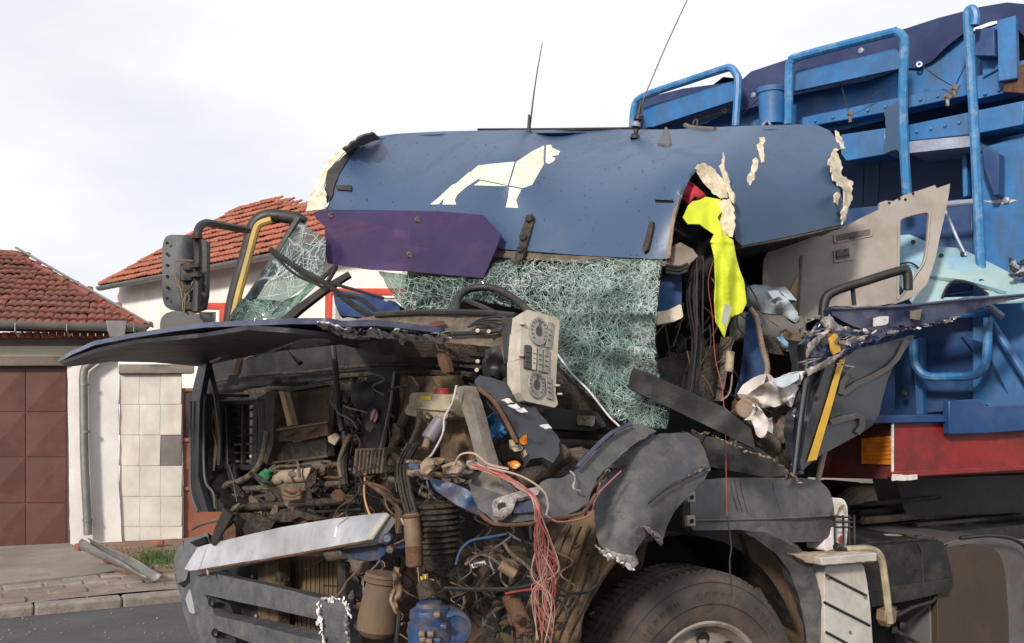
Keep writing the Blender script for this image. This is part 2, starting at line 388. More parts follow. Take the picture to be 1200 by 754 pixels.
# clear glass / cracked glass
def glass(name, col, dens_, rough=.08, web=(.34, .46, .40), ws=(24, 60), wd=.5):
    """laminated glass: clear body, frosted patches and a connected net of fine cracks"""
    m = bpy.data.materials.new(name); m.use_nodes = True; t = m.node_tree; N = t.nodes; l = t.links.new
    b = N['Principled BSDF']; b.inputs['Roughness'].default_value = rough
    tr = N.new('ShaderNodeBsdfTransparent'); tr.inputs[0].default_value = (.64, .74, .70, 1)
    mx = N.new('ShaderNodeMixShader'); tc = N.new('ShaderNodeTexCoord')
    def noise_(sc, de=6):
        n = N.new('ShaderNodeTexNoise'); n.inputs['Scale'].default_value = sc; n.inputs['Detail'].default_value = de; l(tc.outputs['Object'], n.inputs[0]); return n
    def math_(op, a, b_):
        q = N.new('ShaderNodeMath'); q.operation = op; q.use_clamp = False
        for i, v in enumerate((a, b_)):
            if isinstance(v, (int, float)): q.inputs[i].default_value = v
            else: l(v, q.inputs[i])
        return q.outputs[0]
    n = noise_(9, 8); mr = N.new('ShaderNodeMapRange'); mr.inputs[1].default_value = .35; mr.inputs[2].default_value = .68
    mr.inputs[3].default_value = dens_*.5; mr.inputs[4].default_value = min(1, dens_*1.5); l(n.outputs[0], mr.inputs[0])
    nd = noise_(7, 4); vm = N.new('ShaderNodeVectorMath'); vm.operation = 'MULTIPLY_ADD'; l(nd.outputs['Color'], vm.inputs[0]); vm.inputs[1].default_value = (.11, .11, .11); l(tc.outputs['Object'], vm.inputs[2])
    tot = None
    for k, sc in enumerate(ws):
        v = N.new('ShaderNodeTexVoronoi'); v.feature = 'DISTANCE_TO_EDGE'; v.inputs['Scale'].default_value = sc; v.inputs['Randomness'].default_value = 1; l(vm.outputs[0], v.inputs[0])
        r_ = N.new('ShaderNodeMapRange'); r_.inputs[1].default_value = 0; r_.inputs[2].default_value = .075+.03*k; r_.inputs[3].default_value = 1; r_.inputs[4].default_value = 0; l(v.outputs['Distance'], r_.inputs[0])
        o = r_.outputs[0]; nn = noise_(4+3*k, 3); g = N.new('ShaderNodeMapRange'); g.inputs[1].default_value = .38; g.inputs[2].default_value = .6; l(nn.outputs[0], g.inputs[0]); o = math_('MULTIPLY', o, g.outputs[0]) if k else o
        tot = o if tot is None else math_('MAXIMUM', tot, o)
    tot = math_('MULTIPLY', tot, wd*1.4)
    cm = N.new('ShaderNodeMixRGB'); cm.inputs[1].default_value = (*col, 1); cm.inputs[2].default_value = (*web, 1); l(tot, cm.inputs[0]); l(cm.outputs[0], b.inputs['Base Color'])
    fac = math_('MAXIMUM', mr.outputs[0], tot); q = N.new('ShaderNodeClamp'); l(fac, q.inputs[0]); l(q.outputs[0], mx.inputs[0])
    l(tr.outputs[0], mx.inputs[1]); l(b.outputs[0], mx.inputs[2]); l(mx.outputs[0], N['Material Output'].inputs[0])
    M[name] = m
glass('glass_green', (.024, .05, .042), .20, web=(.30, .38, .345), wd=.5); glass('glass_pale', (.16, .2, .21), .22, web=(.45, .5, .5), ws=(7, 15)); glass('glass_deep', (.03, .13, .10), .5, ws=(10, 22))
_m = mat('visor_purple', (.042, .026, .088), .22, dirt=(.06, .038, .085), ds=5, damt=.3, bump=.03, spec=.5)
_t = _m.node_tree; _a = _t.nodes.new('ShaderNodeBsdfTransparent'); _a.inputs[0].default_value = (.62, .34, .62, 1); _x = _t.nodes.new('ShaderNodeMixShader'); _x.inputs[0].default_value = .66
_t.links.new(_a.outputs[0], _x.inputs[1]); _t.links.new(_t.nodes['Principled BSDF'].outputs[0], _x.inputs[2]); _t.links.new(_x.outputs[0], _t.nodes['Material Output'].inputs[0])
mat('crack', (.28, .355, .32), .45, bump=0, noisev=.3); mat('crack_pale', (.44, .50, .47), .45, bump=0, noisev=.3); mat('crack_green', (.12, .20, .165), .4, bump=0, noisev=.3)
# ================================================================== SETTING
def struct(o): o['kind'] = 'structure'; return o
struct(raw('road', [(-400, -400, -.004), (400, -400, -.004), (400, 400, -.004), (-400, 400, -.004)], [[0, 1, 2, 3]], 'asphalt'))
K0 = G(-20, 726, 0); K1 = G(215, 704, 0); kd = (K1-K0); kd.z = 0; kd.normalize(); kn = Vector((-kd.y, kd.x, 0))
if kn.y < 0: kn = -kn
def strip(name, s0, s1, n0, n1, z0, z1, m, seg=1):
    V = []; 
    a = [K0+kd*s0+kn*n0, K0+kd*s1+kn*n0, K0+kd*s1+kn*n1, K0+kd*s0+kn*n1]
    V = [Vector((p.x, p.y, z0)) for p in a]+[Vector((p.x, p.y, z1)) for p in a]
    return raw(name, V, [[4, 5, 6, 7], [0, 1, 5, 4], [1, 2, 6, 5], [2, 3, 7, 6], [3, 0, 4, 7]], m, smooth=False)
# uneven pavement surface as displaced grid
def ground_grid(name, s0, s1, n0, n1, z, st, m, amp):
    V = []; Fc = []; nx = int((s1-s0)/st)+1; ny = max(2, int((n1-n0)/st)+1)
    for j in range(ny):
        for i in range(nx):
            p = K0+kd*(s0+(s1-s0)*i/(nx-1))+kn*(n0+(n1-n0)*j/(ny-1)); p.z = z+noise.noise(p*1.7)*amp+noise.noise(p*7)*amp*.4; V.append(p)
    for j in range(ny-1):
        for i in range(nx-1): a = j*nx+i; Fc.append([a, a+1, a+1+nx, a+nx])
    return raw(name, V, Fc, m)
pave = struct(ground_grid('pavement', -9, 18, .14, 12, .07, .16, 'pavement', .012))
for i in range(30):   # kerb stones
    s = -4+i*.62; w = .30
    q = strip('kerb_stone', s+rnd.uniform(0, .012), s+.614, -.02+rnd.uniform(-.012, .012), .15, -.1, .078+rnd.uniform(-.012, .01), 'kerb_stone')
    q.parent = pave; b = q.modifiers.new('b', 'BEVEL'); b.width = .018; b.segments = 2
# second line of flat edging stones and the worn paving bricks in front of them
def gpoly(name, pts, z, th, m, parent=None, **k):
    return sheet(name, pts, lambda x, y: G(x, y, z), th, m, parent, **k)
for i in range(14):
    s = -1.6+i*.46; c = 1.12
    q = strip('edging_stone', s, s+.448, c+rnd.uniform(-.02, .02), c+.2, .02, .098+rnd.uniform(-.006, .006), 'kerb_stone'); q.parent = pave
    b = q.modifiers.new('b', 'BEVEL'); b.width = .01; b.segments = 1
for r_ in range(5):
    for i in range(22):
        if rnd.random() < .34: continue
        s = -1.8+i*.30+(.15 if r_ % 2 else 0); c = .17+r_*.185
        q = strip('paving_brick', s, s+.29, c, c+.175, .03, .082+rnd.uniform(-.012, .008), 'kerb_stone' if rnd.random() < .4 else 'pavement'); q.parent = pave
        b = q.modifiers.new('b', 'BEVEL'); b.width = .012; b.segments = 1
drive = struct(sheet('driveway', [(-260, 676), (-200, 636), (0, 637), (80, 636), (100, 645), (142, 668), (100, 674), (0, 684), (-160, 700)], lambda x, y: G(x, y, .10), .05, 'concrete', step=12, crumple=.01, cs=2))
dirt = struct(sheet('bare_soil', [(92, 641), (140, 630), (215, 626), (330, 618), (330, 662), (215, 668), (142, 673), (120, 662)], lambda x, y: G(x, y, .097), .05, 'soil', step=6, crumple=.025, cs=9))
gl = []
for i in range(1700):
    x = rnd.gauss(182, 26); y = rnd.gauss(656, 6)
    if not (135 < x < 260 and 642 < y < 668): continue
    if x < 165 and rnd.random() < .6: continue
    p = G(x, y, .095); h = rnd.uniform(.015, .045); a = rnd.uniform(0, 6.3); w = Vector((math.cos(a), math.sin(a), 0))*.006; t = Vector((rnd.uniform(-.03, .03), rnd.uniform(-.03, .03), h))
    gl.append(([p-w, p+w, p+t], [[0, 1, 2]]))
o = many('grass', gl, 'grass', smooth=False)

gc = []
for i in range(90):
    x = rnd.uniform(-20, 260); y = rnd.choice([rnd.uniform(705, 752), rnd.uniform(668, 752)]); p = G(x, y, .003 if y > 728-x*.1 else .078); s_ = rnd.uniform(.002, .0055)
    gc.append(box_vf(p, Vector((s_, s_*rnd.uniform(-.5, .5), 0)), Vector((0, s_, s_*.3)), Vector((0, 0, s_*.5))))
many('road_grit', gc, 'pavement', smooth=False)
# ------------------------------------------------------------------ garage house
def hp(px, py, off=0): return HP.at(px, py, off)
def px_x(px, off=0): p = HP.at(px, 470, off); return p
g = empty('garage_house', HP.at(40, 645, 0), 'low garage house with a weathered hipped tile roof, maroon metal door and white pillar', 'house')
def wallbox(name, x0, y0, x1, y1, th, m, parent, off=0, **k):
    return rbox(name, x0, y0, x1, y1, HP(off), th, m, parent, bevel=k.pop('bevel', .004), **k)
wallbox('wall', -420, 396, 139, 655, .25, 'plaster_white', g, off=.12)
pl = sheet('pillar', dens([(79, 425), (138, 427), (139, 560), (141, 600), (143, 636), (110, 644), (82, 648)], 12, .5), HP(0), .13, 'plaster_white', g, step=14, crumple=.006, cs=4)
wallbox('plaster_band', -420, 405, 139, 420, .14, 'plaster_cream', g, off=-.02)
wallbox('shadowed_beam', -420, 394, 150, 406, .16, 'shaded_beam', g, off=-.06).name = 'beam'  # concrete band, eave shade painted into its dark tone
wallbox('lintel', -420, 418, 79, 430, .2, 'concrete', g, off=-.04)
brk = []
for i in range(26):   # brick course under the gutter
    x = -90+i*9.2
    wallbox('brick', x, 389.5+rnd.uniform(-.4, .4), x+8.3, 396, .1, 'roof_tile_bright', g, off=-.13+rnd.uniform(-.01, .01), bevel=.006)
dr = sheet('door', [(-260, 430), (78, 430), (80, 648), (-260, 652)], HP(.07), .03, 'maroon_door', g)
ys = [431, 483, 536, 590, 646]
xs = [-210, -162, -114, -66, -18, 30, 78]
for i in range(len(xs)-1):
    for j in range(4):
        x0, x1, y0, y1 = xs[i]+.8, xs[i+1]-.8, ys[j]+.8, ys[j+1]-.8
        c = [hp(x0, y0, .062), hp(x1, y0, .062), hp(x1, y1, .062), hp(x0, y1, .062)]; m_ = hp((x0+x1)/2, (y0+y1)/2, .048)
        b_ = [hp(x, y, .08) for x, y in ((x0, y0), (x1, y0), (x1, y1), (x0, y1))]
        raw('door_panel', c+[m_]+b_, [[0, 1, 4], [1, 2, 4], [2, 3, 4], [3, 0, 4], [0, 5, 6, 1], [1, 6, 7, 2], [2, 7, 8, 3], [3, 8, 5, 0]], 'maroon_door', dr, smooth=False)
# roof: hipped front face
E0 = HP.at(-330, 382, -.30); E1 = HP.at(171, 382, -.30); E0.z = E1.z = HP.at(60, 383, -.3).z
ud = (E1-E0).normalized(); nd = Vector((-ud.y, ud.x, 0)); nd = nd if nd.y > 0 else -nd
def roof(g, E0, E1, ud, nd, rise, run, hl, hr, tw, tl, m, limit=300, curved=True, proud=.035):
    """E0-E1 the eave; hl/hr how far the ridge ends are drawn in"""
    R0 = E0+ud*hl+nd*run+Vector((0, 0, rise)); R1 = E1-ud*hr+nd*run+Vector((0, 0, rise))
    b = Vector((0, 0, -.06))
    raw('roof', [E0, E1, R1, R0, E0+b, E1+b, R1+b, R0+b], [[0, 1, 2, 3], [4, 7, 6, 5], [0, 4, 5, 1], [1, 5, 6, 2], [3, 2, 6, 7], [0, 3, 7, 4]], 'rust', g, smooth=False)
    vd = (nd*run+Vector((0, 0, rise))); sl = vd.length; vd.normalize(); nn = ud.cross(vd); nn = nn if nn.z > 0 else -nn
    me = bpy.data.meshes.new('roof_tile'); V = []; Fc = []; K = 8
    for side in (0, 1):
        for i in range(K+1):
            x = tw*i/K; h = abs(math.sin(math.pi*2*i/K))**.8*.017
            for q in (0, 1): V.append(ud*x+vd*(tl*1.12*q)+nn*(h+(proud if q == 0 else .006)-(.02 if side else 0)))
    n = (K+1)*2
    for i in range(K):
        a = i*2; Fc += [[a, a+2, a+3, a+1], [a+n, a+1+n, a+3+n, a+2+n], [a, a+n, a+2+n, a+2]]
    me.from_pydata([tuple(v) for v in V], [], Fc); me.materials.append(M[m]); me.shade_smooth(); me.set_sharp_from_angle(angle=R(50))
    rows = int(sl/tl)+1; tot = (E1-E0).length; W_ = []; 
    for r_ in range(rows):
        t = r_*tl/sl; a = hl*t; bb = tot-hr*t; x = a-(a % tw)
        while x < bb:
            if x+tw > a+.03 and x < bb-.03: W_.append((r_, x))
            x += tw
    W_ = W_[:] ; vis = []
    pi = inv(g); rest = []
    def vis_key(w):
        p = E0+ud*(w[1]+tw/2)+vd*(w[0]*tl); q = p-EYE; px = 600+F*q.x/q.y; return 0 if -25 < px < 560 else 1
    W_.sort(key=lambda w: (vis_key(w), w[0]))
    for i, (r_, x) in enumerate(W_):
        p = E0+ud*(x+rnd.uniform(-.008, .008))+vd*(r_*tl-.05+rnd.uniform(-.02, .02))+nn*rnd.uniform(0, .014)
        if i < limit and vis_key((r_, x)) == 0:
            o = bpy.data.objects.new('roof_tile', me); COL.objects.link(o); o.parent = g; o.matrix_parent_inverse = pi; o.location = p
            o.rotation_euler = (rnd.uniform(-.02, .02), rnd.uniform(-.02, .02), rnd.uniform(-.03, .03))
        else: rest.append(([v+p for v in V], Fc))
    if rest: many('roof_tiling', rest, m, g)
    # ridge and hip caps
    caps = []; cr_ = .04 if m == 'roof_tile' else .05
    for a, b in ((E1, R1), (R0, R1), (E0, R0)):
        l = (b-a).length; k = int(l/.3)
        for i in range(k):
            c0 = a+(b-a)*(i/k)+nn*.03; c1 = a+(b-a)*((i+1.15)/k)+nn*.022
            q = c0-EYE; px = 600+F*q.x/q.y
            v, f = tube_vf([c0, c1], cr_*rnd.uniform(.85, 1.15), 8, lambda t: 1.1-.2*t)
            if -30 < px < 560: raw('ridge_tile', v, f, m, g)
            else: caps.append((v, f))
    if caps: many('ridge_tiling', caps, m, g)
    return R0, R1
roof(g, E0, E1, ud, nd, 1.13, 3.0, 1.6, 1.62, .165, .235, 'roof_tile')
# right hip face, closes the roof from the side
Rr = E1-ud*1.62+nd*3.0+Vector((0, 0, 1.13)); Bk = E1+nd*6
raw('roof_side', [E1, Bk, Rr, E1-Vector((0, 0, .06)), Bk-Vector((0, 0, .06))], [[0, 1, 2], [0, 3, 4, 1]], 'roof_tile', g, smooth=False)
raw('verge_strip', *tube_vf([E1+Vector((.05, -.02, .05)), Rr+Vector((.05, -.02, .09))], .016, 6), 'zinc', g)
# gutter, hopper, downpipe
def gutter(a, b, r, g, m='zinc'):
    d = (b-a).normalized(); s = d.cross(Vector((0, 0, 1))); V = []; Fc = []; k = 8
    for rr in (r, r-.012):
        for e_ in (a, b):
            for i in range(k+1):
                t = math.pi*i/k; V.append(e_+s*math.cos(t)*rr-Vector((0, 0, 1))*math.sin(t)*rr)
    n = k+1
    for i in range(k): Fc += [[i, i+1, n+i+1, n+i], [2*n+i, 3*n+i, 3*n+i+1, 2*n+i+1]]
    Fc += [[0, n, 3*n, 2*n], [k, 2*n+k, 3*n+k, n+k]]
    Fc += [[i, 2*n+i, 2*n+i+1, i+1] for i in range(k)]+[[n+i, n+i+1, 3*n+i+1, 3*n+i] for i in range(k)]
    return raw('gutter', V, Fc, m, g)
ga = HP.at(-330, 381, -.38); gb = HP.at(172, 381, -.38); ga.z = gb.z
gt = gutter(ga, gb, .075, g)
for x in (22, 82, 130, 160): 
    p = HP.at(x, 383, -.38); raw('bracket', *tube_vf([p+Vector((0, -.07, .03)), p+Vector((0, -.07, -.05)), p+Vector((0, -.01, -.1)), p+Vector((0, .1, -.03))], .008, 5), 'zinc', gt)
sheet('rain_hopper', [(124, 376), (149, 376), (146, 395), (128, 395)], HP(-.46), .12, 'zinc', g, bevel=.006)
dp = tube('downpipe', [(136, 395), (136, 402), (128, 412), (104, 428), (98, 438), (98, 470), (99, 540), (102, 600), (103, 627)], .043, 'zinc', g, seg=12, sm=4, fn=HP(-.1))
for y in (451, 506, 610): 
    c = HP.at(98.5+(y-450)*.025, y, -.1); raw('clamp', *tube_vf([c+Vector((0, 0, -.012)), c+Vector((0, 0, .012))], .052, 12), 'zinc', dp)
# broken gutter piece lying on the ground
bp = empty('broken_downpipe', G(140, 655, .13), 'split length of grey rainwater pipe lying on the bare soil', 'pipe')
a, b = G(99, 638, .25), G(180, 671, .17); d = (b-a).normalized(); s = d.cross(Vector((0, 0, 1))); V = []; Fc = []; k = 9; n = 12
for i in range(n+1):
    t = i/n; sp = math.pi*(1.7-.9*t); rr = .055*(1+.25*t)
    for q in range(k+1):
        an = -math.pi/2-sp/2+sp*q/k; V.append(a+(b-a)*t+(s*math.cos(an)+Vector((0, 0, 1))*math.sin(an))*rr+Vector((0, 0, noise.noise(a+d*t*9)*.012)))
for i in range(n):
    for q in range(k): z = i*(k+1)+q; Fc.append([z, z+1, z+k+2, z+k+1])
o = raw('pipe_shell', V, Fc, 'zinc', bp); sm_ = o.modifiers.new('s', 'SOLIDIFY'); sm_.thickness = .006
# a few bricks by the pipe
for i, (x, y, w) in enumerate(((97, 640, 8), (121, 648, 7), (131, 655, 9), (186, 636, 5), (119, 641, 4))):
    c = G(x, y, .14); a_ = rnd.uniform(0, 3); u = Vector((math.cos(a_), math.sin(a_), 0))
    o = box('brick_fragment', c, u*.012*w*.7, Vector((-u.y, u.x, 0))*.05, Vector((0, 0, .025)), 'roof_tile_bright', None, bevel=.01)
    tag(o, ('broken brick at the foot of the white pillar', 'flat brick piece beside the split pipe', 'largest brick piece under the split pipe', 'small brick piece below the tile faced wall', 'smallest brick piece near the pillar foot')[i], 'brick', 'brick fragments on the soil')

# ------------------------------------------------------------------ tile faced boundary wall
w = empty('boundary_wall', HP.at(180, 630, 0), 'beige tile faced wall with one tile missing between white pillar and brown gate', 'wall')
sheet('wall_core', [(140, 438), (213, 438), (215, 634), (142, 638)], HP(.06), .2, 'grout', w)
wallbox('coping', 139, 427, 228, 438, .3, 'concrete', w, off=-.03, bevel=.012)
tx = [140, 163.5, 188, 213]; ty = [439, 474, 510, 546, 582, 617, 636]
for i in range(3):
    for j in range(6):
        if i == 2 and j == 2: 
            wallbox('bare_patch', tx[i]+.6, ty[j]+.4, tx[i+1]-.3, ty[j+1]-.4, .05, 'bare_patch', w, off=.035); continue
        wallbox('wall_tile', tx[i]+.16+.004*(ty[j]-430), ty[j]+.16, tx[i+1]-.16+.004*(ty[j]-430), ty[j+1]-.16, .04, 'wall_tile', w, off=.03+rnd.uniform(-.0015, .0015), bevel=0, smooth=False)
gt_ = empty('metal_gate', HP.at(240, 630, .1), 'rusty brown metal gate with a dark upper pane beside the tiled wall', 'gate')
sheet('gate_leaf', [(213, 455), (300, 455), (300, 634), (216, 634)], HP(.1), .05, 'brick_gate', gt_)
wallbox('gate_rail', 214, 514, 300, 518, .03, 'brick_gate', gt_, off=.075); wallbox('gate_rail', 216, 571, 300, 575, .03, 'brick_gate', gt_, off=.075)
wallbox('gate_rail', 212, 455, 300, 459, .03, 'brick_gate', gt_, off=.075); wallbox('gate_post', 212, 455, 216, 636, .05, 'brick_gate', gt_, off=.07)
wallbox('pane', 217, 461, 300, 512, .02, 'window_dark', gt_, off=.085)
yw = empty('yard_wall', HP.at(500, 600, .3), 'long plain cream yard wall running on behind the truck', 'wall')
a = HP.at(302, 600, .1); q0 = HP.o+HP.n*.1; V = []
for s in (0, 22):
    for t in (0, .25):
        for z in (0, 1.98): p = a+Vector((HP.d.x, HP.d.y, 0))*s+Vector((HP.n.x, HP.n.y, 0))*t; V.append(Vector((p.x, p.y, z)))
raw('wall_panel', V, [[0, 1, 5, 4], [2, 6, 7, 3], [1, 3, 7, 5], [0, 2, 3, 1], [4, 5, 7, 6]], 'plaster_cream', yw, smooth=False)
b1 = P(958, 563, 12.5); 
# ------------------------------------------------------------------ back house
h = empty('back_house', P(300, 500, 15), 'white house with bright orange tile roof and red window trim behind the mirror', 'house')
e0 = P(118, 335, 19.5); HB = Plane((e0.x+.25, e0.y+.35), (.716, -.698)); e1 = e0+Vector((.716, -.698, 0))*9.2
ub = (e1-e0).normalized(); nb = Vector((-ub.y, ub.x, 0)); nb = nb if nb.y > 0 else -nb
roof(h, e0, e1, ub, nb, 1.55, 1.95, 1.95, 6.05, .24, .24, 'roof_tile_bright', proud=.05)
V = [HB.at(132, 470, 0), HB.at(470, 470, 0)]; n_ = Vector((HB.n.x, HB.n.y, 0)); V = [Vector((p.x, p.y, z)) for z in (0, e0.z+.12) for p in (V[0], V[1], V[1]+n_*6, V[0]+n_*6)]
raw('wall', V, [[0, 1, 5, 4], [1, 2, 6, 5], [2, 3, 7, 6], [3, 0, 4, 7]], 'plaster_white', h, smooth=False)
gutter(e0+Vector((0, -.05, -.03)), e1+Vector((0, -.05, -.03)), .08, h)
wallbox2 = lambda name, x0, y0, x1, y1, off, th, m: rbox(name, x0, y0, x1, y1, HB(off), th, m, h)
def win(x0, y0, x1, y1):
    wf = rbox('window', x0, y0, x1, y1, HB(.0), .06, 'window_dark', h, bevel=.003)
    t = 7
    for q in ((x0-t, y0-t, x1+t, y0), (x0-t, y0, x0, y1), (x1, y0, x1+t, y1)):
        rbox('window_trim', *q, HB(-.06), .08, 'window_red', wf, bevel=.004)
    rbox('window_frame', x0, y0, x1, y0+4, HB(-.03), .05, 'plaster_white', wf); rbox('window_frame', x0, y0+4, x0+4, y1, HB(-.03), .05, 'plaster_white', wf); rbox('window_frame', x1-4, y0+4, x1, y1, HB(-.03), .05, 'plaster_white', wf)
win(228, 362, 257, 410); win(388, 345, 470, 400)
# ================================================================== TRAILER
T = empty('semi_trailer', TP.at(1000, 560, .5), 'blue tipper trailer with indigo tarpaulin and a red front chassis, behind the cab', 'trailer')
B = 'trailer_blue'; DB = 'trailer_shade'; RL = 'trailer_rail'
XP = Plane((P(1045, 520, 4.72).x, 4.72), (.95, .31)); XF = Plane((P(1045, 520, 4.72).x, 4.72), (.72, -.69))
# body: front wall, side wall, roof edge, floor
def tp(x, y, off=0): return TP.at(x, y, off)
zt = tp(1195, 5).z; Lx = tp(741, 300, .06); Rx = tp(1225, 300, .06); nn = Vector((TP.n.x, TP.n.y, 0))
def tbody(name, p, q, z0, z1, z2, z3, th, m):
    V = [Vector((p.x, p.y, z0)), Vector((q.x, q.y, z1)), Vector((q.x, q.y, z3)), Vector((p.x, p.y, z2))]
    n = (V[1]-V[0]).cross(Vector((0, 0, 1))).normalized(); n = -n if n.dot(nn) < 0 and abs(n.dot(nn)) > .5 else n
    V += [v+n*th for v in V]
    return raw(name, V, [[0, 1, 2, 3], [5, 4, 7, 6], [0, 4, 5, 1], [1, 5, 6, 2], [2, 6, 7, 3], [3, 7, 4, 0]], m, T, smooth=False)
zl = tp(741, 130).z
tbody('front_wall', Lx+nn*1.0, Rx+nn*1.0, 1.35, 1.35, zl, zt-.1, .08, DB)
tbody('side_wall', Rx+nn*.1, Rx+nn*7, 1.35, 1.35, zt-.1, zt-.1, .08, B)
tbody('side_wall', Lx+nn*.1, Lx+nn*7, 1.35, 1.35, zl, zl, -.08, B)
V = [Lx+nn*.1, Rx+nn*.1, Rx+nn*7, Lx+nn*7]; fl = [Vector((v.x, v.y, 1.38)) for v in V]+[Vector((v.x, v.y, 1.28)) for v in V]
raw('floor_pan', fl, [[0, 1, 2, 3], [4, 7, 6, 5], [0, 4, 5, 1], [1, 5, 6, 2], [2, 6, 7, 3], [3, 7, 4, 0]], DB, T, smooth=False)
# tarp over the top, sagging between its ties
tz = Z([(745, 118, 7.02), (870, 90, 6.45), (1000, 48, 5.98), (1100, 20, 5.62), (1190, 3, 5.28), (745, 150, 6.95), (930, 110, 6.2), (1060, 82, 5.74), (1160, 28, 5.36)])
sheet('tarpaulin', [(738, 132), (748, 117), (800, 104), (868, 95), (880, 84), (925, 69), (1000, 47), (1060, 34), (1100, 21), (1150, 8), (1180, 3), (1212, 6), (1214, 62), (1198, 40), (1180, 22), (1160, 25), (1136, 34), (1110, 54), (1092, 72), (1076, 80), (1058, 80), (1020, 94), (960, 106), (920, 114), (876, 128), (850, 134), (828, 144), (812, 148), (800, 143), (775, 148), (742, 153)], tz, .006, 'tarp_blue', T, step=9, crumple=.025, cs=3.5, angle=60)
tl = [tp(740, 118, .15), tp(1212, 2, .15)]
tops = []; NX, NY = 14, 8
for j in range(NY+1):
    for i in range(NX+1):
        p = (tl[0]*(1-i/NX)+tl[1]*(i/NX))+nn*(j*.85)+Vector((0, 0, -.05+.06*math.sin(i*1.9+j)+.02*math.sin(j*3))); tops.append(p)
raw('tarp_top', tops, [[j*(NX+1)+i, j*(NX+1)+i+1, (j+1)*(NX+1)+i+1, (j+1)*(NX+1)+i] for j in range(NY) for i in range(NX)], 'tarp_blue', T)
def tb(name, pts, off, th, m, **k): return sheet(name, pts, TP(off), th, m, T, bevel=k.pop('bevel', .006), **k)
# front face structure
tb('upper_plank', [(752, 125), (862, 94), (863, 117), (765, 149), (756, 149)], -.14, .03, 'trailer_blue')
tb('upper_plank', [(927, 84), (1056, 55), (1056, 80), (927, 108)], -.14, .03, 'trailer_blue')
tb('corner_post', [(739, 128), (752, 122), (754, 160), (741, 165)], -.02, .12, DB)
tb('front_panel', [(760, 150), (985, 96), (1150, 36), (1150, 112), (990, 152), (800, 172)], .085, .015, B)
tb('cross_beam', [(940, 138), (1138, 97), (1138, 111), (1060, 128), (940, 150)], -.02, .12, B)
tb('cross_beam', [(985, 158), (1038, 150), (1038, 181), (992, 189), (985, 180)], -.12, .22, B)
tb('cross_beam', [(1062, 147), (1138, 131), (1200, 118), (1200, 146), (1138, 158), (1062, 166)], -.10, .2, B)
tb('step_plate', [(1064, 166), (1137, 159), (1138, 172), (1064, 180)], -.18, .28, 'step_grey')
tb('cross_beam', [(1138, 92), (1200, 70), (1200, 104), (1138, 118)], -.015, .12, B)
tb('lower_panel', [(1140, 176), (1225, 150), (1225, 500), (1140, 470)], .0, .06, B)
tb('recess_wall', [(985, 188), (1140, 175), (1140, 345), (985, 345)], .34, .05, 'shade_black') if False else None
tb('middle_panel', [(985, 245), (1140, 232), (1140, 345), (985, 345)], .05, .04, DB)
tb('torn_plate', [(1036, 128), (1052, 118), (1063, 118), (1061, 150), (1062, 182), (1050, 176), (1034, 182), (1038, 150)], -.16, .006, 'cab_paint', tear=.8)
tb('angle_bracket', [(1150, 168), (1171, 180), (1171, 229), (1164, 230), (1152, 196)], -.1, .09, DB)
tb('gusset', [(1150, 36), (1188, 22), (1190, 70), (1151, 92)], -.03, .05, B)
tb('frame_angle', [(1168, 24), (1190, 18), (1192, 92), (1170, 96)], -.09, .05, B)
tb('hinge_block', [(1142, 34), (1165, 32), (1166, 66), (1142, 66)], -.12, .09, DB)
tb('hook_plate', [(1174, 108), (1184, 78), (1196, 76), (1204, 74), (1204, 110)], -.06, .03, 'rust')
tb('panel_rib', [(1126, 150), (1132, 149), (1134, 230), (1128, 232)], -.02, .06, B)
for x in (1010, 1028): tube('wall_rib', [(x, 240), (x+1, 215), (x+1, 195)], .01, DB, T, fn=TP(.9))
def tt(name, pts, r, m=RL, off=-.22, sm=4, seg=9, **k): return tube(name, pts, r, m, T, seg=seg, sm=sm, fn=TP(off), **k)
tt('guard_rail', [(741, 150), (743, 128), (748, 117), (764, 109), (800, 97), (845, 82), (856, 80), (862, 86), (865, 98), (862, 148)], .026)
tt('guard_rail', [(924, 146), (925, 82), (928, 72), (938, 66), (1038, 40), (1050, 38), (1058, 44), (1060, 56), (1058, 118), (1060, 182), (1063, 228)], .027)
tt('ladder_rail', [(1142, 30), (1143, 18), (1139, 11), (1134, 16), (1135, 40), (1139, 100), (1144, 200), (1150, 330)], .026)
tt('ladder_rung', [(1063, 244), (1148, 236)], .018, 'step_grey', sm=0)
tt('tie_rod', [(1106, 243), (1122, 280), (1132, 300)], .009, 'step_grey', sm=0)
# bucket shaped drum on the platform
c = tp(905, 147, -.14); cz = Vector((0, 0, 1))
lathe('round_drum', c, cz, [(0, 0), (.078, 0), (.086, .20), (.094, .205), (.094, .235), (.086, .24), (.0, .24)], B, T, seg=20)
for (xa, ya, xb, yb, n_) in ((770, 146, 978, 98, 9), (945, 144, 1130, 106, 9), (1066, 156, 1132, 142, 4), (1146, 112, 1196, 98, 3)):
    for i in range(n_):
        x = xa+(xb-xa)*(i+.5)/n_; y = ya+(yb-ya)*(i+.5)/n_; lathe('rivet', tp(x, y, .08 if xa == 770 else (-.025 if xa != 1066 else -.105)), Vector((-.7, -.7, 0)), [(.011, 0), (.009, .006), (0, .008)], 'trailer_rail', T, seg=6)
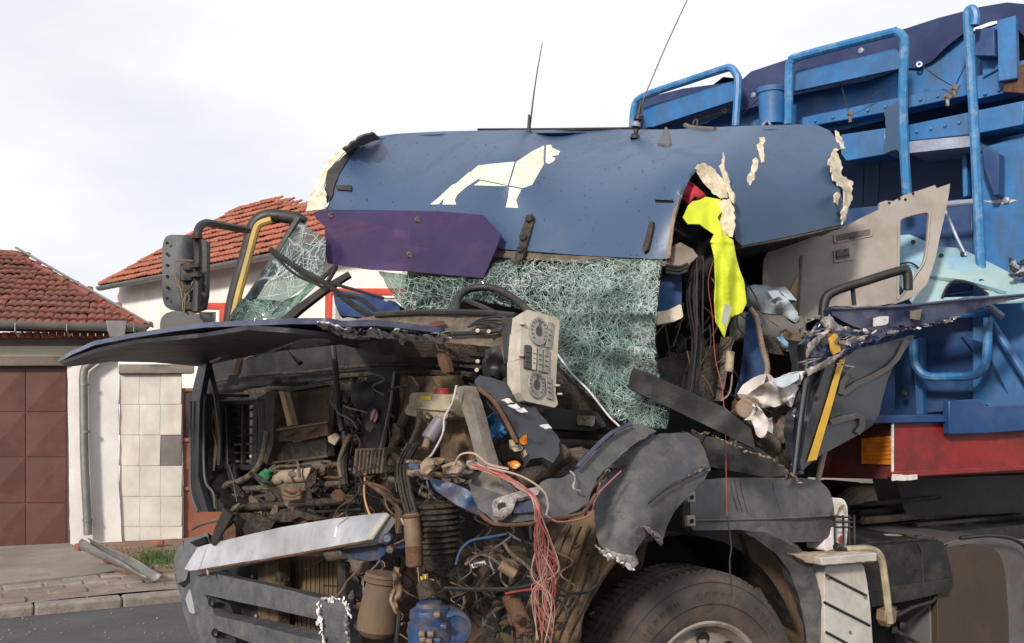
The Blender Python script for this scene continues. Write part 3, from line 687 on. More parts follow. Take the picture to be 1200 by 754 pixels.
# rope ties and pulleys
for q in ([(855, 129), (800, 146)], [(1081, 78), (1100, 92), (1118, 102)], [(1132, 75), (1120, 100)], [(985, 98), (994, 128), (1024, 112), (1050, 96)], [(890, 115), (866, 138)]):
    tt('tie_cord', q, .0035, 'black_plastic', off=-.08, sm=0, seg=5)
for x, y in ((996, 133), (1118, 103), (1110, 113)):
    p = tp(x, y, -.1); o = lathe('pulley', p, Vector((0, -1, 0)), [(0, -.015), (.015, -.015), (.015, -.006), (.009, 0), (.015, .006), (.015, .015), (0, .015)], 'bronze', T, seg=12)
    box('pulley_hook', p+Vector((0, 0, -.035)), Vector((.008, 0, 0)), Vector((0, .008, 0)), Vector((0, 0, .022)), 'bronze' if x != 1110 else 'torn_metal', T, bevel=.002)
for x, y in ((1075, 78), (848, 132)): lathe('eyelet', tz(x, y)+Vector((0, -.03, 0)), Vector((-.5, -1, 0)), [(.008, 0), (.018, 0), (.018, .01), (.008, .01)], 'step_grey', T, seg=12)
# lower front: loop rail, braces, base plates
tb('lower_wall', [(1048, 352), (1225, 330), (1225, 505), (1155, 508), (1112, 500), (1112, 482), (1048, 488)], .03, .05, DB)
sheet('bottom_plate', [(1112, 470), (1148, 468), (1156, 476), (1225, 474), (1225, 503), (1155, 508), (1112, 509)], XP(-.06), .04, DB, T, bevel=.004)
tb('bottom_plate', [(1156, 478), (1225, 470), (1225, 500), (1156, 506)], .01, .03, B)
tb('vertical_bar', [(1070, 398), (1080, 396), (1082, 490), (1073, 490)], -.04, .06, B)
tb('dark_gusset', [(1125, 392), (1152, 400), (1186, 470), (1160, 440)], .0, .02, DB)
tt('guard_loop', [(1071, 398), (1071, 420), (1075, 432), (1086, 441), (1110, 442), (1138, 441), (1150, 434), (1156, 420), (1158, 372)], .024, off=-.16)
tt('diagonal_brace', [(1152, 362), (1205, 446)], .022, B, off=-.06, sm=0)
tt('diagonal_brace', [(1160, 360), (1175, 372)], .02, 'step_grey', off=-.1, sm=0)
tt('cross_rail', [(1118, 370), (1160, 366)], .02, B, off=-.1, sm=0)
for x, y in ((1061, 462), (1180, 235), (1010, 60), (884, 112), (950, 140)): lathe('bolt', tp(x, y, -.06 if y > 400 else .0), Vector((-.7, -.7, 0)), [(.018, 0), (.018, .015), (0, .02)], 'step_grey' if y < 400 else 'black_plastic', T, seg=8)
tb('paint_scratch', dens([(1150, 236), (1162, 235), (1176, 233), (1192, 235), (1180, 239), (1162, 238)], 4, .6), -.003, .003, 'chipped_white', bevel=0)
# red gooseneck
RC = sheet('chassis_frame', [(1046, 494), (1225, 492), (1225, 553), (1100, 558), (1046, 562)], XP(0), .5, 'trailer_red', T, bevel=.004)
sheet('chassis_flange', [(1046, 553), (1225, 545), (1225, 550), (1046, 560)], XP(-.03), .04, 'trailer_red', T, bevel=.003)
sheet('chassis_flange', [(985, 488), (1110, 486), (1112, 495), (985, 497)], XP(-.04), .3, DB, T, bevel=.004)
sheet('front_crossbar', [(955, 508), (985, 502), (1045, 496), (1045, 562), (1000, 561), (952, 560)], XF(.01), .3, 'dark_red', T, bevel=.004)
am = sheet('reflector', [(1009, 514), (1044, 511), (1044, 545), (1009, 544)], XF(-.006), .015, 'amber', T, bevel=.003)
for y in (517, 522, 527, 532, 537): sheet('reflector_rib', [(1010, y), (1043.5, y-1), (1043.5, y+1), (1010, y+2)], XF(-.012), .006, 'amber', am)
tube('edge_strip', [(1046, 494), (1046, 563)], .007, 'chipped_white', T, fn=XP(-.02), sm=0)
sheet('chipped_edge', dens([(1046, 556), (1060, 557), (1075, 556), (1075, 562), (1046, 564)], 4, .6), XP(-.036), .004, 'chipped_white', T)
sheet('chassis_rail', [(1050, 562), (1225, 556), (1225, 600), (1062, 606)], XP(.5), .2, 'black_plastic', T)

# ================================================================== TRACTOR: running gear
K = empty('wrecked_truck', Vector((.9, 4.4, 0)), 'crushed blue lorry tractor with torn cab, shattered windscreen and bared engine bay', 'truck')
def kb(name, pts, fn, th, m, **k): return sheet(name, pts, fn, th, m, K, bevel=k.pop('bevel', .004), **k)
# wheel
wax = Vector((math.sin(R(27)), -math.cos(R(27)), 0)).normalized()    # outward axis
wc = P(820, 470, 3.86); wc.z = .46
Wl = bpy.data.meshes.new('w')
prof = []
Rt, Ri = .505, .275
def spr(c, ax): pass
tyre = lathe('tyre', wc, wax, [(r_ if r_ < .3 else .3+(r_-.3)*.88, t_) for r_, t_ in [(Ri, -.24), (.36, -.27), (.455, -.262), (.492, -.235), (.503, -.2), (.503, -.152), (.488, -.15), (.488, -.138), (.505, -.136), (.505, -.098), (.49, -.096), (.49, -.084), (.505, -.082), (.503, -.045), (.494, -.012), (.474, .012), (.462, .018), (.458, .014), (.44, .022), (.40, .03), (.372, .032), (.368, .026), (.33, .024), (.30, .014), (Ri, .0)]], 'tyre_rubber', K, seg=72, angle=30)
tyre.name = 'wheel'
rim = lathe('rim', wc, wax, [(.27, -.18), (.275, -.02), (.292, .006), (.296, .016), (.288, .02), (.276, .014), (.262, -.02), (.25, -.045), (.225, -.03), (.19, -.012), (.15, -.02), (.14, -.03), (.0, -.03)], 'rim_metal', tyre, seg=56)
u = wax.cross(Vector((0, 0, 1))).normalized(); v_ = wax.cross(u)
for i in range(10):
    a = 2*math.pi*i/10+.25; p = wc+(u*math.cos(a)+v_*math.sin(a))*.222-wax*.026
    e1 = (u*math.cos(a)+v_*math.sin(a)); e2 = wax.cross(e1); V = []
    for (s, h) in ((1, .004), (.8, .008), (.78, -.0)):
        V += [p+wax*h+e1*math.cos(t)*.027*s+e2*math.sin(t)*.033*s for t in [2*math.pi*q/14 for q in range(14)]]
    Fc = [[k, (k+1) % 14, 14+(k+1) % 14, 14+k] for k in range(14)]+[[14+k, 14+(k+1) % 14, 28+(k+1) % 14, 28+k] for k in range(14)]+[list(range(28, 42))]
    raw('rim_hole', V, Fc, ['shade_black'], rim)
for i in range(10):
    a = 2*math.pi*i/10; p = wc+(u*math.cos(a)+v_*math.sin(a))*.168-wax*.02
    lathe('wheel_nut', p, wax, [(.016, 0), (.016, .03), (.01, .036), (0, .036)], 'rust', rim, seg=6)
lathe('hub', wc-wax*.03, wax, [(.125, 0), (.12, .03), (.09, .05), (.085, .1), (.07, .115), (0, .12)], 'rim_metal', rim, seg=32)
# moulded ridges on the tyre shoulder (left tread) and raised wall print
gr = []
for i in range(90):
    a = 2*math.pi*i/90
    for t0, t1, rr in ((-.23, -.155, .479), (-.13, -.1, .4808), (-.08, -.03, .4797)):
        e1 = u*math.cos(a)+v_*math.sin(a); e2 = wax.cross(e1)
        gr.append(box_vf(wc+e1*(rr-.0022)+wax*(t0+t1)/2, e1*.004, e2*.010, wax*(t1-t0)/2))
many('tread_block', gr, 'tyre_rubber', tyre)
txt = []
for i in range(26):
    if i in (7, 8, 15, 16, 23): continue
    a = math.pi*(1.12+.76*i/26); e1 = u*math.cos(a)+v_*math.sin(a); e1.z = abs(e1.z)
    e1 = (u*math.cos(a)*1+Vector((0, 0, abs(math.sin(a))))).normalized(); e2 = wax.cross(e1); p = wc+e1*.395+wax*.029
    for q in range(2): txt.append(box_vf(p+e2*(q-.5)*.014, e1*.013, e2*.0025, wax*.002))
    txt.append(box_vf(p+e1*rnd.choice((-.011, 0, .011)), e1*.0025, e2*.008, wax*.002))
many('wall_lettering', txt, 'tyre_rubber', tyre)
# wheel arch liner and black backing behind, underbody shade put into the colour
kb('arch_liner', [(690, 640), (760, 590), (850, 585), (930, 620), (965, 700), (975, 800), (640, 800), (660, 700)], SP(.55), .03, 'shade_black')
AL = []
for i in range(15):
    a = R(18+i*10); 
    for off in (.12, .62):
        p = wc+Vector((SP.d.x, SP.d.y, 0))*math.cos(a)*.66+Vector((0, 0, 1))*math.sin(a)*.60; p += Vector((SP.n.x, SP.n.y, 0))*(off+.03); AL.append(p)
raw('wheel_arch', AL, [[2*i, 2*i+1, 2*i+3, 2*i+2] for i in range(14)], 'black_plastic', K)
cyl('axle', wc-wax*.2, wc-wax*1.9, .07, 'grease_metal', K)
cyl('brake_drum', wc-wax*.12, wc-wax*.3, .2, 'rust', K)
far = lathe('wheel', wc-wax*2.05, -wax, [(Ri, -.24), (.36, -.27), (.455, -.262), (.503, -.2), (.503, -.045), (.474, .012), (.40, .03), (.30, .014), (0, .0)], 'tyre_rubber', K, seg=40)
# chassis rails
for off in (.75, 1.55):
    kb('chassis_rail', [(640, 655), (1240, 628), (1240, 668), (640, 725)], SP(off), .08, 'black_plastic')
kb('under_cab_frame', [(690, 520), (940, 545), (950, 566), (950, 640), (700, 700)], SP(.72), .05, 'shade_black')  # backing sheet, shade under the cab put into its black
for i in range(26):
    x = rnd.uniform(990, 1190); y = rnd.uniform(585, 640); a_ = rnd.uniform(-.08, .05)
    tube('pipe', [(x-60, y+5), (x, y), (x+70, y-8)], rnd.uniform(.008, .022), rnd.choice(['grease_metal', 'black_plastic', 'dusty_metal']), K, fn=SP(rnd.uniform(.5, 1.0)))
kb('rear_deck', [(985, 634), (1240, 612), (1240, 650), (985, 660)], SP(.35), .6, 'black_plastic')
tube('pipe', [(985, 629), (1080, 612), (1180, 596), (1240, 588)], .028, 'dusty_metal', K, fn=SP(.7))
tube('pipe', [(985, 604), (1100, 598), (1240, 600)], .014, 'grease_metal', K, fn=SP(.8))
kb('crossmember', [(1130, 560), (1235, 556), (1235, 600), (1150, 604)], SP(1.2), .3, 'black_plastic')
lathe('work_lamp', SP.at(1144, 573, .6), Vector((0, 0, 1)), [(.024, 0), (.02, .008), (0, .012)], 'plastic_white', K, seg=14)
# rear tyre seen over the chassis
rc = P(1030, 620, 6.6); rc.z = .53
for dz_, nm in ((0, 'wheel'), (.34, 'wheel')):
    rt = lathe(nm, rc+Vector((SP.n.x, SP.n.y, 0))*dz_, -Vector((SP.n.x, SP.n.y, 0)), [(.28, -.15), (.45, -.15), (.50, -.12)]+[q for k in range(5) for q in ((.515, -.11+k*.045), (.515, -.075+k*.045), (.495, -.072+k*.045), (.495, -.068+k*.045))]+[(.50, .12), (.45, .15), (.28, .15), (0, .1)], 'tyre_rubber', K, seg=48)
# side: fairing over the wheel
fz = Z([(808, 590, 3.84), (975, 590, 4.26), (890, 562, 4.1), (890, 600, 4.02), (820, 563, 3.93), (970, 565, 4.34), (970, 630, 4.27), (810, 618, 3.84)])
kb('step_fairing', [(808, 574), (818, 563), (850, 560), (940, 560), (960, 563), (972, 574), (977, 590), (977, 628), (972, 635), (912, 636), (895, 628), (870, 621), (810, 622)], fz, .05, 'grey_plastic', step=9, rounded=6, crumple=.006, bevel=.008)
tube('fairing_ridge', [(812, 610), (900, 608), (976, 604)], .005, 'grey_plastic', K, fn=lambda x, y: fz(x, y)+Vector((0, -.006, 0)))
for y in (583, 611): kb('clip', [(806, y-6), (815, y-7), (816, y+6), (806, y+6)], SP(-.05), .02, 'beige_plastic'); lathe('clip_hole', SP.at(811, y, -.055), Vector((.4, -.9, 0)), [(.009, 0), (0, .001)], 'shade_black', K, seg=10)
for x in (856, 861, 867, 905): tube('stain_drip', [(x, 563), (x+2, 576), (x+6, 590), (x+9, 600)], .002, 'grease_metal', K, fn=lambda x, y: fz(x, y)+Vector((0, -.001, 0)), seg=5)
kb('arch_lining', [(870, 626), (915, 632), (950, 660), (968, 700), (975, 800), (905, 800), (900, 720), (885, 670)], SP(.25), .03, 'brown_panel', step=9, crumple=.02)
mz = Z([(880, 630, 4.0), (935, 650, 4.1), (960, 750, 4.2), (930, 640, 4.05), (975, 800, 4.25)])
kb('mudguard', [(868, 621), (900, 624), (930, 640), (950, 662), (960, 690), (968, 730), (972, 800), (950, 800), (944, 740), (936, 700), (924, 668), (908, 648), (888, 634)], mz, .09, 'grey_plastic', step=8, tear=.8, crumple=.012)
# louvred white step box, battery tray, tank
kb('step_box', [(966, 664), (1012, 660), (1016, 680), (1020, 710), (1026, 800), (970, 800), (966, 720)], SP(-.03), .07, 'louvre_white', rounded=6, bevel=.01)
for (a, b) in (((968, 674), (1015, 698)), ((966, 706), (1019, 733)), ((968, 741), (1024, 771))):
    tube('louvre_groove', [a, b], .006, 'black_plastic', K, fn=SP(-.034), sm=0, seg=6)
for x, y in ((970, 677), (1014, 700), (996, 741)): lathe('screw', SP.at(x, y, -.04), Vector((.5, -.86, 0)), [(.007, 0), (.005, .004), (0, .005)], 'dusty_metal', K, seg=8)
kb('step_tread', [(930, 650), (1015, 646), (1028, 656), (1024, 660), (966, 664), (945, 660)], lambda x, y: SP.at(x, y, -.06), .06, 'canister_white', tear=.7)
kb('step_lip', dens([(962, 654), (1028, 648), (1028, 658), (964, 663)], 4, .5), SP(-.10), .05, 'louvre_white')
bb = kb('battery_box', [(1008, 642), (1104, 634), (1108, 640), (1117, 676), (1117, 682), (1016, 694)], SP(.05), .45, 'black_plastic', rounded=4, bevel=.015)
kb('battery_tray', [(1018, 692), (1118, 678), (1112, 694), (1060, 706), (1022, 712)], SP(.02), .5, 'black_plastic')
for i, y in enumerate((634, 638, 642)): tube('box_slat', [(1000-i*2, y+2), (1060, y-3), (1098, y-6)], .01, 'grease_metal', K, fn=SP(.12+i*.02 if i else .3), sm=0)
tube('strap', [(1074, 636), (1080, 650), (1082, 690)], .006, 'black_plastic', K, fn=SP(.03))
ey = SP.at(1046, 634, .3); lathe('filler_cap', ey, Vector((0, 0, 1)), [(.06, -.02), (.06, .02), (.04, .03), (0, .034)], 'beige_plastic', K, seg=20)
tk = kb('fuel_tank', [(1096, 642), (1122, 632), (1160, 629), (1205, 633), (1260, 640), (1260, 830), (1092, 830), (1090, 700)], lambda x, y: SP.at(x, y, .1), .55, 'tank_lit_grey', rounded=14, bevel=.05)
sheet('tank_end', [(1098, 646), (1140, 638), (1160, 640), (1172, 648), (1178, 668), (1182, 720), (1184, 820), (1100, 820)], SP(.06), .03, 'tank_reflect_brown', tk, rounded=10, bevel=.012)  # dark reflection on the tank's left face put into the plate's colour
tube('tank_strap', [(1125, 631), (1160, 628), (1190, 633), (1205, 650), (1212, 700)], .010, 'black_plastic', tk, fn=SP(.02))
kb('hose_clutter', [(1008, 712), (1092, 700), (1090, 800), (1030, 800)], SP(.3), .2, 'shade_black').name = 'side_bracket'
tube('water_hose', [(985, 645), (1000, 644), (1021, 644), (1032, 654), (1037, 680), (1040, 705), (1043, 730)], .017, 'beige_plastic', K, fn=SP(-.02), sm=6)
cyl('hose_connector', SP.at(979, 640, -.03), SP.at(990, 646, -.03), .016, 'black_plastic', K)
o = kb('valve', dens([(1038, 716), (1048, 712), (1052, 718), (1050, 730), (1042, 736), (1037, 728)], 5, 1), SP(-.02), .05, 'bronze')
for i in range(9):
    x = rnd.uniform(1034, 1064); y = rnd.uniform(708, 740); box('fitting', SP.at(x, y, rnd.uniform(0, .1)), Vector((.013, 0, 0)), Vector((0, .02, 0)), Vector((0, 0, .015)), rnd.choice(['black_plastic', 'grease_metal', 'bronze']), K)
tube('hose', [(1045, 725), (1070, 712), (1090, 706), (1096, 700)], .01, 'black_plastic', K, fn=SP(.05)); tube('hose', [(1038, 735), (1060, 745), (1085, 760)], .01, 'grease_metal', K, fn=SP(.05))
# white canister standing on the step (loose thing)
C_ = empty('plastic_canister', SP.at(985, 648, .0), 'small white plastic canister with red mark on the step behind the wheel', 'canister')
cb = sheet('canister_body', [(974, 590), (979, 584), (988, 584), (993, 592), (994, 610), (992, 640), (966, 647), (966, 634), (974, 630)], SP(.02), .1, 'plastic_white', C_, rounded=4, bevel=.015)
tube('handle', [(979, 603), (982, 594), (988, 592), (990, 600)], .006, 'beige_plastic', C_, fn=SP(.0))
sheet('canister_cage', [(977, 604), (998, 606), (998, 608), (977, 607)], SP(-.02), .02, 'black_plastic', C_)
for x in (978, 988, 995, 1001): tube('cage_bar', [(x, 604), (x+.5, 642)], .005, 'black_plastic', C_, fn=SP(-.01), sm=0, seg=5)
for y in (612, 618): tube('cage_bar', [(980, y), (999, y)], .004, 'black_plastic', C_, fn=SP(-.015), sm=0, seg=5)
sheet('printed_mark', [(983, 632), (986, 627), (988, 631), (990, 633), (988, 638), (984, 637)], SP(.008), .004, 'wire_red', C_)
# ================================================================== CAB
KR = .78
def kt(name, pts, r, m, fn=None, parent=None, **k):
    r = r if r < .0042 else max(.0038, r*KR)
    return tube(name, pts, r, m, parent or K, fn=fn, **k)
def ksh(name, pts, fn, th, m, parent=None, **k): return sheet(name, pts, fn, th, m, parent or K, **k)
def zz(s, x0, y0, pts): return [(x0+a/s, y0+b/s) for a, b in pts]
def near(fn, d): return lambda x, y: (lambda p: p-(p-EYE).normalized()*d)(fn(x, y))
roofz = Z([(372, 248, 5.22), (480, 270, 4.86), (590, 292, 4.45), (690, 300, 4.18), (785, 303, 3.97), (392, 212, 5.26), (600, 225, 4.50), (780, 240, 4.02), (408, 180, 5.42), (600, 180, 4.66), (790, 188, 4.18),
           (440, 159, 5.9), (640, 153, 5.35), (760, 152, 5.0), (866, 287, 4.08), (985, 264, 4.50), (850, 215, 4.10), (915, 215, 4.28), (980, 215, 4.52), (985, 170, 4.78), (870, 165, 4.42), (900, 149, 4.85), (960, 147, 5.0), (825, 150, 4.85)])
RO = [(380, 249), (385, 240), (390, 214), (402, 190), (418, 170), (440, 160), (470, 156.5), (520, 154), (600, 152.5), (700, 152), (790, 152), (830, 149.5), (880, 147.5), (935, 146), (958, 147), (972, 153), (981, 163), (985, 172), (973, 182), (972, 205), (984, 222), (988, 240), (986, 263),
      (930, 276), (869, 288), (862, 281), (860, 272), (858, 244), (849, 216), (838, 200), (822, 193), (811, 205), (802, 222), (795, 240), (790, 262), (785, 302), (776, 304), (690, 300), (590, 292), (480, 270)]
roofo = sheet('cab_roof', RO, roofz, .012, 'cab_paint', K, holes=[[(767, 234), (789, 235), (790, 238), (768, 238)]], step=8, crumple=.006, cs=3.0, angle=70)
# the roof goes on backwards behind the crown, sagging and buckled
sil = cat([roofz(x, y) for x, y in ((430, 163), (470, 157.5), (540, 154.5), (620, 153.5), (700, 153), (780, 153), (830, 151), (880, 149.5), (925, 149))], 3)
bv = Vector((.22, .97, 0)); V = []
for j in range(6):
    for i, p in enumerate(sil):
        q = p+bv*(j*.24)+Vector((0, 0, -.012-.035*j-.01*j*j)); V.append(q+Vector((0, 0, noise.noise(q*3)*.02*min(j, 2))))
n = len(sil); raw('roof_back', V, [[j*n+i, j*n+i+1, (j+1)*n+i+1, (j+1)*n+i] for j in range(5) for i in range(n-1)], 'cab_paint', K)
rn = near(roofz, .004)
lion = [[(862, 196), (790, 202), (722, 210), (688, 240), (655, 272), (622, 285), (565, 338), (538, 360), (570, 359), (592, 335), (585, 360), (637, 360), (632, 342), (642, 322), (680, 290), (722, 262), (780, 274), (836, 286)],
        [(730, 268), (706, 286), (800, 289), (832, 289)], [(690, 233), (640, 277), (652, 279), (688, 243)],
        [(976, 133), (930, 155), (868, 197), (842, 286), (893, 297), (930, 284), (974, 206)],
        [(984, 131), (1003, 131), (1006, 142), (1037, 155), (1030, 170), (1002, 174), (1019, 182), (1012, 195), (994, 204), (981, 199)],
        [(842, 292), (889, 301), (868, 342), (876, 373), (828, 371), (836, 340)]]
for pl_ in lion: sheet('lion_emblem', zz(3.278, 340, 130, pl_), rn, .002, 'logo_white', roofo, step=5)
Vz = Z([(372, 246, 5.16), (560, 250, 4.50), (586, 275, 4.40), (566, 326, 4.36), (432, 316, 4.80), (380, 310, 5.05)])
vis = ksh('sun_visor', [(366, 250), (376, 246), (425, 246), (520, 248), (566, 252), (587, 275), (582, 290), (566, 326), (520, 322), (480, 318), (432, 316), (384, 309), (380, 290), (381, 266), (372, 258)], Vz, .008, 'visor_purple', step=10, crumple=.006, cs=3)
for x, y in ((388, 253), (490, 258), (480, 299)):
    p = Vz(x, y); lathe('screw', p, (EYE-p)+Vector((.6, 0, .2)), [(.017, 0), (.016, .006), (.011, .011), (0, .008)], 'dusty_metal', vis, seg=12)
sp_ = []
for i in range(420):
    x = rnd.uniform(395, 800); y = rnd.uniform(160, 300)
    if not inside(x, y, RO): continue
    r_ = rnd.uniform(.5, 1.1)*(.35 if rnd.random() < .7 else .7); a_ = [2*math.pi*q/6 for q in range(6)]
    sp_.append(([near(roofz, .0035)(x+r_*math.cos(t), y+r_*1.2*math.sin(t)) for t in a_], [list(range(6))]))
many('dirt_speck', sp_, 'black_plastic', roofo, smooth=False)
# header rail under the roof
ksh('header_rail', [(480, 272), (590, 293), (690, 300), (786, 303), (784, 312), (690, 309), (588, 302), (480, 284)], near(roofz, -.015), .03, 'dusty_metal', step=10, crumple=.01)
kt('roof_gutter', [(560, 152.5), (640, 152), (742, 151)], .012, 'black_plastic', fn=near(roofz, -.05))
for pts, m in (([(393, 217), (412, 217), (412, 223), (395, 222)], 'black_plastic'),):
    ksh('clip', pts, near(roofz, .02), .02, m, bevel=.004)
def hinge(pts, m='grease_metal'):
    fn = near(roofz, .025); o = ksh('wiper_bracket', pts, fn, .025, m, bevel=.004); return o
h1 = hinge([(618, 252), (624, 250), (626, 255), (619, 280), (613, 300), (606, 314), (602, 312), (603, 300), (608, 284), (611, 268)])
for x, y in ((620, 256), (613, 278), (610, 292), (605, 308)):
    p = near(roofz, .04)(x, y); lathe('bolt', p, EYE-p, [(.018, -.01), (.018, .004), (.01, .01), (0, .01)], 'grease_metal', h1, seg=10)
h2 = hinge([(761, 260), (765, 259), (765, 266), (759, 292), (754, 296), (752, 291), (757, 274)])
# antennas, fin
kt('antenna', [(620, 156, 5.2), (627, 100, 5.2), (635.5, 50, 5.2)], .0042, 'black_plastic', taper=lambda t: 1.5-.9*t, seg=5)
lathe('antenna_base', P(620, 160, 5.19), Vector((0, 0, 1)), [(.028, -.01), (.024, .01), (.012, .03), (.007, .1), (.005, .12), (0, .12)], 'black_plastic', K, seg=14)
kt('antenna', [(745, 158, 4.9), (749, 135, 4.9), (756, 112, 4.9), (780, 55, 4.95), (808, -6, 5.0)], .0032, 'dusty_metal', seg=5)
lathe('antenna_base', P(744, 163, 4.9), Vector((.05, 0, .3)), [(.026, 0), (.022, .02), (.012, .03), (.013, .05), (.021, .055), (.021, .07), (.012, .075), (.012, .095), (.022, .1), (.022, .12), (.01, .13), (.008, .2), (0, .2)], 'black_plastic', K, seg=14)
lathe('antenna_collar', P(745, 149, 4.89), Vector((.05, 0, .3)), [(.0225, 0), (.0225, .022)], 'step_grey', K, seg=14)
ksh('roof_fin', [(770, 168), (775, 158), (779, 149), (782, 148), (785, 158), (787, 168), (778, 170)], near(roofz, .05), .03, 'grey_plastic', bevel=.008)
kt('roof_vent', [(803, 147), (812, 150), (838, 152)], .016, 'grey_cloth', fn=near(roofz, .0))
kt('ring_bolt', [(812, 147), (814, 141), (817, 141), (817, 147)], .006, 'grease_metal', fn=near(roofz, -.1), seg=5)
kt('ring_bolt', [(893, 148), (899, 142), (903, 147)], .008, 'step_grey', fn=near(roofz, -.02), seg=5)
# torn fibreglass at the left and right end of the roof and round the gash
ksh('torn_shell', [(358, 248), (366, 224), (376, 200), (394, 178), (412, 165), (434, 154), (437, 158), (420, 170), (402, 180), (391, 192), (383, 208), (379, 220), (383, 228), (380, 245)], Z([(358, 248, 5.2), (376, 200, 5.35), (434, 155, 5.8), (380, 245, 5.15), (400, 185, 5.38)]), .005, 'fibreglass', step=6, tear=1.0, ts=3.5, crumple=.03)
ksh('torn_shell', [(402, 176), (425, 160), (437, 156), (446, 162), (436, 166), (420, 172), (408, 184)], Z([(402, 176, 5.3), (446, 160, 5.75), (420, 170, 5.5)]), .01, 'grey_cloth', step=5, tear=1, ts=3, crumple=.03)
ksh('roof_inner', [(384, 200), (402, 183), (424, 168), (418, 176), (404, 192), (394, 212), (388, 232), (383, 238), (380, 222)], near(roofz, .015), .006, 'black_plastic', step=6, tear=.8)
cz1 = Z([(814, 198, 4.1), (840, 200, 4.05), (860, 240, 4.03), (858, 277, 4.0), (820, 225, 4.12)])
ksh('torn_shell', zz(3.77, 700, 130, [(428, 258), (440, 240), (462, 231), (500, 246), (535, 282), (556, 312), (574, 385), (545, 388), (505, 362), (455, 300)]), cz1, .005, 'fibreglass', step=5, tear=1.1, ts=3, crumple=.02)
ksh('torn_shell', zz(3.77, 700, 130, [(410, 356), (450, 372), (500, 388), (545, 398), (582, 388), (604, 440), (607, 520), (597, 557), (560, 545), (530, 520), (505, 478), (455, 415)]), near(cz1, .02), .005, 'fibreglass', step=5, tear=1.2, ts=3, crumple=.03)
ksh('torn_shell', zz(3.77, 700, 130, [(556, 180), (561, 220), (560, 250), (578, 300), (590, 350), (606, 375), (602, 410), (588, 390), (566, 330), (548, 275), (536, 245), (550, 232)]), near(cz1, .035), .008, 'fibreglass', step=5, tear=.8, ts=3)
ksh('torn_edge', dens([(795, 238), (798, 222), (790, 262), (785, 302), (780, 304), (786, 262), (789, 246)], 5, .6), near(roofz, .012), .01, 'fringe')
for pl_ in ([(716, 118), (740, 116), (742, 134), (732, 150), (738, 190), (738, 225), (728, 228), (718, 200), (704, 150), (718, 140)], [(688, 215), (700, 205), (712, 220), (706, 262), (694, 275), (695, 305), (684, 310), (676, 330), (666, 322), (664, 284), (680, 270)]):
    ksh('chipped_paint', zz(3.77, 700, 130, pl_), near(roofz, .008), .006, 'fibreglass', step=3, tear=.7, ts=3, crumple=.012, cs=30)
ez = Z([(980, 150, 4.95), (1000, 210, 4.75), (986, 262, 4.48), (972, 190, 4.55), (996, 250, 4.6)])
ksh('torn_shell', zz(3.77, 700, 130, [(1053, 85), (1072, 110), (1098, 165), (1074, 168), (1056, 180), (1070, 210), (1078, 240), (1085, 290), (1130, 312), (1128, 380), (1105, 450), (1082, 502), (1077, 450), (1092, 380), (1090, 350), (1064, 330), (1040, 292), (1022, 225), (1042, 178), (1070, 158)]), near(ez, .03), .006, 'fibreglass', step=4, tear=1.6, ts=3, crumple=.03, cs=14)
ksh('torn_shell', zz(3.77, 700, 130, [(1050, 372), (1062, 358), (1074, 372), (1066, 392), (1062, 420), (1052, 405)]), near(ez, .05), .008, 'fibreglass', step=3, tear=.6, ts=3, crumple=.01)
# underside lip of the side roof
ksh('roof_lip', [(869, 285), (930, 274), (986, 261), (986, 266), (930, 279), (869, 290)], near(roofz, -.01), .12, 'dusty_metal', step=10)

def flakes_along(name, path, n, w, fn, ms, spread=1.6, rr=random.Random(8), th=.004, aspect=.35):
    p = [Vector(q) for q in path]; L_ = [(b-a).length for a, b in zip(p, p[1:])]; tot = sum(L_)
    for i in range(n):
        t = tot*(i+rr.random())/n; k = 0
        while k < len(L_)-1 and t > L_[k]: t -= L_[k]; k += 1
        c = p[k]+(p[k+1]-p[k])*(t/L_[k]); d = (p[k+1]-p[k]).normalized(); a_ = math.atan2(d.y, d.x)+rr.gauss(0, .5)
        x, y = c.x+rr.gauss(0, spread*.5), c.y+rr.gauss(0, spread*.5); ww = w*rr.uniform(.5, 1.3)*.6; hh = ww*aspect*rr.uniform(.6, 1.8); q_ = rr.choice([5, 6, 7])
        pts = [(x+math.cos(t2)*ww*rr.uniform(.6, 1.1)*math.cos(a_)-math.sin(t2)*hh*math.sin(a_), y+math.cos(t2)*ww*math.sin(a_)+math.sin(t2)*hh*rr.uniform(.6, 1.1)*math.cos(a_)) for t2 in [2*math.pi*z/q_ for z in range(q_)]]
        sheet(name, pts, near(fn, rr.uniform(-.01, .02)), th, rr.choice(ms), K, crumple=.02, cs=30)
# ---------------- cabin cave: rear wall, ceiling lining, floor
ksh('cab_rear_wall', [(540, 282), (700, 288), (860, 270), (960, 262), (960, 560), (640, 540), (470, 372), (480, 300)], Z([(480, 330, 6.3), (960, 300, 4.95), (700, 500, 5.3), (960, 540, 4.9)]), .04, 'shade_black')  # dark backing, cabin shade put into its black; ceiling likewise
ksh('ceiling_lining', [(560, 296), (785, 306), (870, 288), (960, 270), (950, 300), (800, 325), (600, 312)], Z([(560, 296, 5.0), (785, 306, 4.3), (960, 270, 4.8), (800, 325, 5.2), (600, 312, 6.0)]), .02, 'shade_black')
trim = Z([(905, 300, 4.92), (1000, 300, 4.95), (1110, 216, 5.1), (1060, 350, 4.9), (936, 380, 4.8)])
dtp = zz(3.77, 900, 200, [(-30, 690), (-20, 400), (10, 330), (140, 300), (310, 262), (400, 215), (490, 172), (492, 142), (520, 133), (555, 135), (600, 108), (680, 84), (738, 64), (745, 78), (805, 58), (800, 100), (785, 180), (762, 280), (742, 380), (722, 450), (700, 505), (640, 560), (560, 590), (420, 600), (280, 600), (200, 660), (135, 690)])
